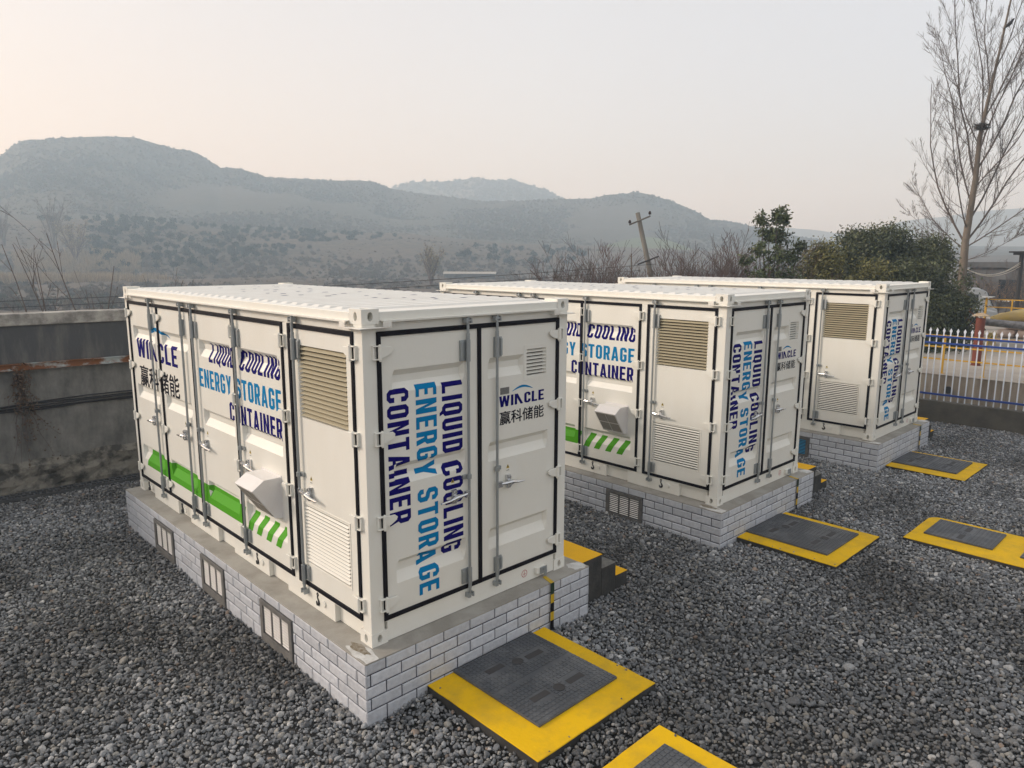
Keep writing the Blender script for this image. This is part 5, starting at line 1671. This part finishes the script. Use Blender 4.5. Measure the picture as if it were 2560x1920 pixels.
# leafless bushes behind the wall and saplings on the left
def bare_bush(seed, h, w_, m, dry=0):
    t = empty("bare_bush"); R_ = random.Random(seed); o_ = []
    for q in range(R_.randint(12, 15)):
        a, f = R_.uniform(0, 6.28), R_.uniform(.1, .6)
        grow(o_, (R_.gauss(0, .18) * w_, R_.gauss(0, .18) * w_, 0), (math.cos(a) * f, math.sin(a) * f, 1), h * R_.uniform(.7, 1.05), .026, 2, R_, .5, .05, (6, 9), 5, .08, .44, .0058, .2)
    sticks(o_, "branches", m, t)
    if dry:
        P__ = [[p.x + R_.gauss(0, .06), p.y + R_.gauss(0, .06), p.z + R_.gauss(0, .06)] for lv, pts, r in o_ if lv < 2 for p in pts for _ in range(dry) if R_.random() < .30 and p.z < h * .75]
        leaves("dry_leaves", np.array(P__), .036, 'dryl', np.random.RandomState(seed), t)
    return t


BG = "leafless bushes behind the yard wall"
protos = [bare_bush(1, 4.3, 1.2, 'twig', 2), bare_bush(2, 4.2, 1.3, 'twigr', 1), bare_bush(3, 4.0, 1.1, 'twigr'), bare_bush(4, 4.4, 1.0, 'twig')]
bush_spots = [(1385, 23.2, .86, 0), (1430, 23.6, .95, 0), (1478, 24.2, 1.0, 1), (1515, 23.4, .96, 0), (1560, 25.0, .90, 2), (1662, 24.2, .82, 2), (1700, 23.5, .93, 1), (1735, 25.2, 1.02, 3), (1770, 24.0, .98, 2), (1808, 25.6, 1.04, 3), (1845, 24.4, 1.0, 1), (1880, 25.8, .98, 2), (1930, 26.5, .95, 3), (1985, 27.5, .95, 1), (2060, 29.0, .85, 2), (1620, 26.2, .80, 3), (1405, 24.6, .82, 1), (1455, 25.4, .98, 3), (1498, 25.6, .95, 0), (1538, 24.3, .92, 1), (1640, 25.6, .86, 1), (1684, 25.0, .9, 2), (1718, 26.4, .98, 1), (1752, 23.6, .9, 3), (1790, 26.6, 1.08, 1), (1826, 23.8, .92, 2), (1862, 26.8, 1.02, 0), (1905, 25.4, .98, 1), (1672, 27.5, .9, 0)]
names = {0: "leafless bush with orange dry leaves beyond the middle container, left end of the row", 1: "leafless bush with orange dry leaves, second from the left of the row", 2: "tangled leafless bush left of the leaning pole, without its own leaves", 3: "leafless bush with dry leaves just left of the leaning pole"}
for i, (px, dist, sc_, kd) in enumerate(bush_spots):
    o = copy_tree(protos[kd]) if i != [s[3] for s in bush_spots].index(kd) else protos[kd]
    p = at_r(px, 690, dist); o.location = (p[0], p[1], -1.0); o.scale = (sc_,) * 3; o.rotation_euler.z = i * 1.7
    tag(o, names.get(i, "tangled leafless bush in the thicket %s of the leaning pole" % ("left" if px < 1612 else "right")), "bush", BG)

sap = [(215, 14.2, 3.5, (-.15, .1, 1)), (255, 13.9, 3.9, (-.30, .12, 1)), (300, 14.3, 4.2, (-.36, .16, 1)), (120, 14.6, 3.2, (-.50, .30, .9)), (60, 14.9, 3.0, (-.35, .2, 1)), (335, 14.8, 4.0, (-.20, .1, 1)), (175, 15.4, 3.2, (.05, .1, 1)), (20, 15.3, 2.7, (-.25, .1, 1)), (285, 15.2, 3.0, (.12, .1, 1))]
lab = ["thin sapling behind the wall, a little left of the container's far corner", "long leaning sapling whose tip rises over the reeds", "tallest leaning sapling, right against the far corner of the nearest container", "low sapling leaning far to the left behind the wall", "slender leaning sapling near the left edge behind the wall", "sapling partly hidden by the nearest container's far corner", "upright thin sapling behind the middle of the left wall", "small sapling at the left edge of the photo", "short upright sapling among the leaning ones"]
for i, (px, dist, h, d) in enumerate(sap):
    R_ = random.Random(100 + i); o_ = []
    p = at_r(px, 780, dist + 1.5)
    t = empty("sapling", (p[0], p[1], -1.25))
    dv = RC[0][:2] * d[0] * 1.9 + RC[2][:2] * d[1]
    grow(o_, (0, 0, 0), (dv[0], dv[1], d[2] * 1.05), (h + 1.3) * 1.0, .024, 2, R_, .42, -.005, (3, 5), 7, .045, .30, .0036, .45)
    grow(o_, (.1, .05, 0), (dv[0] * .4 + .1, dv[1] * .4, 1), (h + 1.0) * .80, .018, 1, R_, .45, .03, (2, 4), 6, .05, .30, .0034, .45)
    sticks(o_, "branches", 'twig', t)
    P__ = [[q.x + R_.gauss(0, .07), q.y + R_.gauss(0, .07), q.z + R_.gauss(0, .07)] for lv, pts, r in o_ if lv < 2 for q in pts for _ in range(3) if R_.random() < .16 and q.z < h * .8]
    if P__: leaves("seed_heads", np.array(P__), .022, 'vine', np.random.RandomState(i), t, aspect=.6)
    tag(t, lab[i], "sapling", "bare saplings behind the wall on the left")

# pale willow and faint poplars further out
def airy(name, px, r, h, w_, label, m, n_=900, lift=0.25):
    p = at_r(px, valley_row(px, r), r); t = empty(name, tuple(p)); R_ = random.Random(int(px)); o_ = []
    for q in range(9):
        a, f = R_.uniform(0, 6.28), R_.uniform(.1, .55) * w_ / h
        grow(o_, (0, 0, 0), (math.cos(a) * f, math.sin(a) * f, 1), h * R_.uniform(.75, 1.0), .16, 2, R_, .45, .03, (5, 7), 5, .06, .42, .03, .2)
    sticks(o_, "trunk", 'twigr' if m == 'willow' else 'twig', t)
    if n_:
        r_ = np.random.RandomState(int(px)); P__ = np.array([[q.x, q.y, q.z] for lv, pts, rr_ in o_ if lv < 2 for q in pts])
        P__ = P__[r_.randint(0, len(P__), n_)] + r_.randn(n_, 3) * np.array([.35, .35, .5])
        leaves("crown", P__, .26, m, r_, t, aspect=.18)
    tag(t, label, "tree", "bare trees out in the valley")


airy("willow_tree", 1078, 150, 7.6, 6.0, "pale yellowish willow standing alone in the valley", 'willow', 1500)
airy("willow_tree", 190, 226, 10.5, 9, "faint pale willow in front of the orchard's left end", 'willow', 1800)
airy("poplar_tree", 137, 240, 14, 6, "tall faint bare poplar at the left end of the orchard", 'twig', 0)
airy("poplar_tree", 12, 250, 12, 7, "faint bare poplar at the left edge of the photo", 'twig', 0)

# ------------------------------------------------------------------ leaning utility pole and wires
T = np.array([RC[0][0], RC[0][1], 0.0]); T /= np.linalg.norm(T)
pb0, pt0 = np.array([17.98, 8.96, -1.0]), np.array([17.76, 10.55, 4.84])
pole = empty("utility_pole", tuple(pb0))
k = MB(); k.tube([(0, 0, 0), tuple(pt0 - pb0)], [.12, .075], 12); k.build("shaft", 'pole', pole, smooth=True)
axis = (pt0 - pb0) / np.linalg.norm(pt0 - pb0)
for f, m, hw, rise, ins in ((.955, 'pole', .36, .15, 1), (.723, 'darks', .36, .14, 0)):
    c = (pt0 - pb0) * f - np.array([RC[2][0], RC[2][1], 0]) * .10
    a, b_ = c - T * hw - np.array([0, 0, rise]), c + T * hw + np.array([0, 0, rise])
    k = MB(); k.tube([tuple(a), tuple(b_)], .026, 4); arm = k.build("crossarm", m, pole)
    if ins:
        for e_ in (a + T * .02, b_ - T * .02):
            k = MB(); k.lathe([(.012, 0), (.012, .03), (.05, .035), (.055, .06), (.035, .065), (.05, .08), (.05, .105), (.03, .112), (.03, .14), (.0, .15)], tuple(e_ + np.array([0, 0, .02])), 12)
            k.build("insulator", 'ceram', arm)
tag(pole, "leaning weathered utility pole with two crossarms beyond the middle container", "utility pole")
p = at_r(1586, 690, 25.3)
k = MB(); k.tube([(0, 0, 0), (-.05, .12, 4.05)], [.035, .02], 8)
tag(k.build("wooden_stake", 'bark', loc=(p[0], p[1], -.6)), "thin reddish stake standing left of the leaning pole", "stake")
for i, (a, b_, lb) in enumerate((((1640, 660), (-60, 756), "upper thin wire running left from the leaning pole across the valley"), ((1600, 676), (-60, 772), "lower thin wire running left from the leaning pole across the valley"))):
    A, B_ = at_r(a[0], a[1], 25), at_r(b_[0], b_[1], 22)
    k = MB(); pts = []
    for q in range(33):
        t = q / 32; P__ = A + (B_ - A) * t; P__[2] -= .10 * 4 * t * (1 - t); pts.append(tuple(P__))
    k.tube(pts, .007, 4); tag(k.build("overhead_wire", 'cable'), lb, "wire")

# ------------------------------------------------------------------ vehicles, old building, pale roof strips far right and in the valley
bd_ = empty("old_building", (52, 4, -.6))
k = MB(); k.box(0, 8, -12, 5.0, 0, 3.35); k.build("wall", 'build', bd_)
k = MB(); k.box(-.25, 8.2, -12.2, 5.2, 3.351, 3.70); k.build("roof", mat("sooty_roof_slab", (.10, .105, .11), .9, var=.6, vscale=1), bd_)
for yy in (2.6, -1.2, -4.5):
    k = MB(); k.box(-.03, .0, yy - .7, yy + .7, 1.3, 2.6); w_ = k.build("window", 'glass', bd_)
    k = MB(); k.box(-.06, -.031, yy - .78, yy + .78, 1.2, 1.295); k.build("sill", 'pale', w_)
k = MB(); k.box(-1.6, -.251, -3.5, 1.2, 2.66, 2.74); k.build("awning", 'pale', bd_)
tag(bd_, "long low sooty building with a flat roof behind the tall bare tree", "building")

def van(loc, rz, label):
    t = empty("van", loc, rz)
    k = MB(); k.prism([(-2.6, -.9, .35), (-2.6, -.9, 2.05), (-2.5, -.9, 2.18), (1.85, -.9, 2.18), (2.15, -.9, 2.0), (2.5, -.9, 1.15), (2.75, -.9, 1.0), (2.75, -.9, .35)], (0, 1.8, 0)); k.build("body", 'vwhite', t, bevel=.05)
    for x0, x1 in ((-2.3, -1.0), (-.9, .4), (.5, 1.75)):
        for s_ in (-1, 1):
            k = MB(); k.box(x0, x1, min(s_ * .903, s_ * .915), max(s_ * .903, s_ * .915), 1.22, 1.85); k.build("window", 'glass', t)
    k = MB(); k.prism([(2.19, -.78, 1.93), (2.52, -.78, 1.18), (2.545, -.78, 1.19), (2.215, -.78, 1.94)], (0, 1.56, 0)); k.build("windscreen", 'glass', t)
    for x in (-1.7, 1.75):
        for s_ in (-1, 1):
            k = MB(); k.tube([(x, s_ * .72, .36), (x, s_ * .92, .36)], .36, 16); wh = k.build("wheel", 'tyre', t)
            k = MB(); k.tube([(x, s_ * .9205, .36), (x, s_ * .935, .36)], .2, 12); k.build("hub", 'zinc', wh)
    for s_ in (-.65, .65):
        k = MB(); k.box(2.74, 2.775, s_ - .15, s_ + .15, .72, .9); k.build("headlight", 'chrome', t)
    tag(t, label, "van", "white vans parked behind the platform")
    return t


van((45.2, 8.6, -.55), rad(-70), "white van parked behind the platform, upper one seen past the evergreens")
def car(loc, rz, label):
    t = empty("car", loc, rz)
    k = MB(); k.prism([(-2.1, -.85, .3), (-2.15, -.85, .85), (-1.5, -.85, .95), (-1.05, -.85, 1.40), (.35, -.85, 1.44), (1.0, -.85, .98), (2.0, -.85, .85), (2.15, -.85, .55), (2.1, -.85, .3)], (0, 1.7, 0)); k.build("body", 'vwhite', t, bevel=.05)
    for s_ in (-1, 1):
        k = MB(); k.prism([(-1.25, s_ * .853, 1.0), (-.98, s_ * .853, 1.33), (.3, s_ * .853, 1.36), (.8, s_ * .853, 1.0)], (0, s_ * .01, 0)); k.build("window", 'glass', t)
    k = MB(); k.prism([(.42, -.72, 1.42), (1.0, -.72, 1.01), (1.02, -.72, 1.03), (.44, -.72, 1.44)], (0, 1.44, 0)); k.build("windscreen", 'glass', t)
    for x in (-1.3, 1.3):
        for s_ in (-1, 1):
            k = MB(); k.tube([(x, s_ * .70, .32), (x, s_ * .87, .32)], .32, 16); k.build("wheel", 'tyre', t)
    tag(t, label, "car"); return t


car((42.8, 7.35, -.35), rad(-66), "white car parked in front of the white van, behind the platform")
for i, (px, r, wd, lb) in enumerate(((1175, 205, 14, "long pale shed roof low in the valley behind the middle container"),)):
    p = at_r(px, 674, r); a = math.atan2(T[1], T[0])
    t = empty("shed", (p[0], p[1], p[2] - 3.3), a)
    k = MB(); k.box(-wd / 2, wd / 2, -3, 3, -1, 2.2); k.build("wall", 'build', t)
    k = MB(); k.prism([(-wd / 2 - .3, -3.3, 2.2), (-wd / 2 - .3, 0, 2.75), (-wd / 2 - .3, 3.3, 2.2)], (wd + .6, 0, 0)); k.build("roof", 'concrete', t)
    tag(t, lb, "shed")
# dry bushes in front of the old building
protos = [bare_bush(11, 3.0, 2.2, 'twig', 1), bare_bush(12, 2.7, 2.4, 'twigr')]
for i, (x, y, sc_) in enumerate(((48, 5.2, 1.0), (47, 3.4, .95), (49, 1.6, 1.05), (47.5, .2, 1.0), (49.5, 7.0, 1.1), (46.5, 2.2, .8))):
    o = protos[i] if i < 2 else copy_tree(protos[i % 2]); o.location = (x, y, -.6); o.scale = (sc_,) * 3; o.rotation_euler.z = i * 2.1
    tag(o, "leafless bush in the tangle before the old building", "bush", "leafless bushes before the old building")

# ------------------------------------------------------------------ haze
hz = MB(); hz.box(-1300, 1300, -1300, 1300, -10.5, 125)
hm = bpy.data.materials.new("winter_haze"); hm.use_nodes = True
n, l = hm.node_tree.nodes, hm.node_tree.links
n.remove(n["Principled BSDF"])
pv = n.new("ShaderNodeVolumePrincipled")
pv.inputs['Color'].default_value = (.64, .83, 1.0, 1)
pv.inputs['Density'].default_value = .0017
pv.inputs['Absorption Color'].default_value = (1, 1, 1, 1)
pv.inputs['Anisotropy'].default_value = .2
l.new(pv.outputs[0], n["Material Output"].inputs['Volume'])
tag(hz.build("haze", hm), kind="stuff")
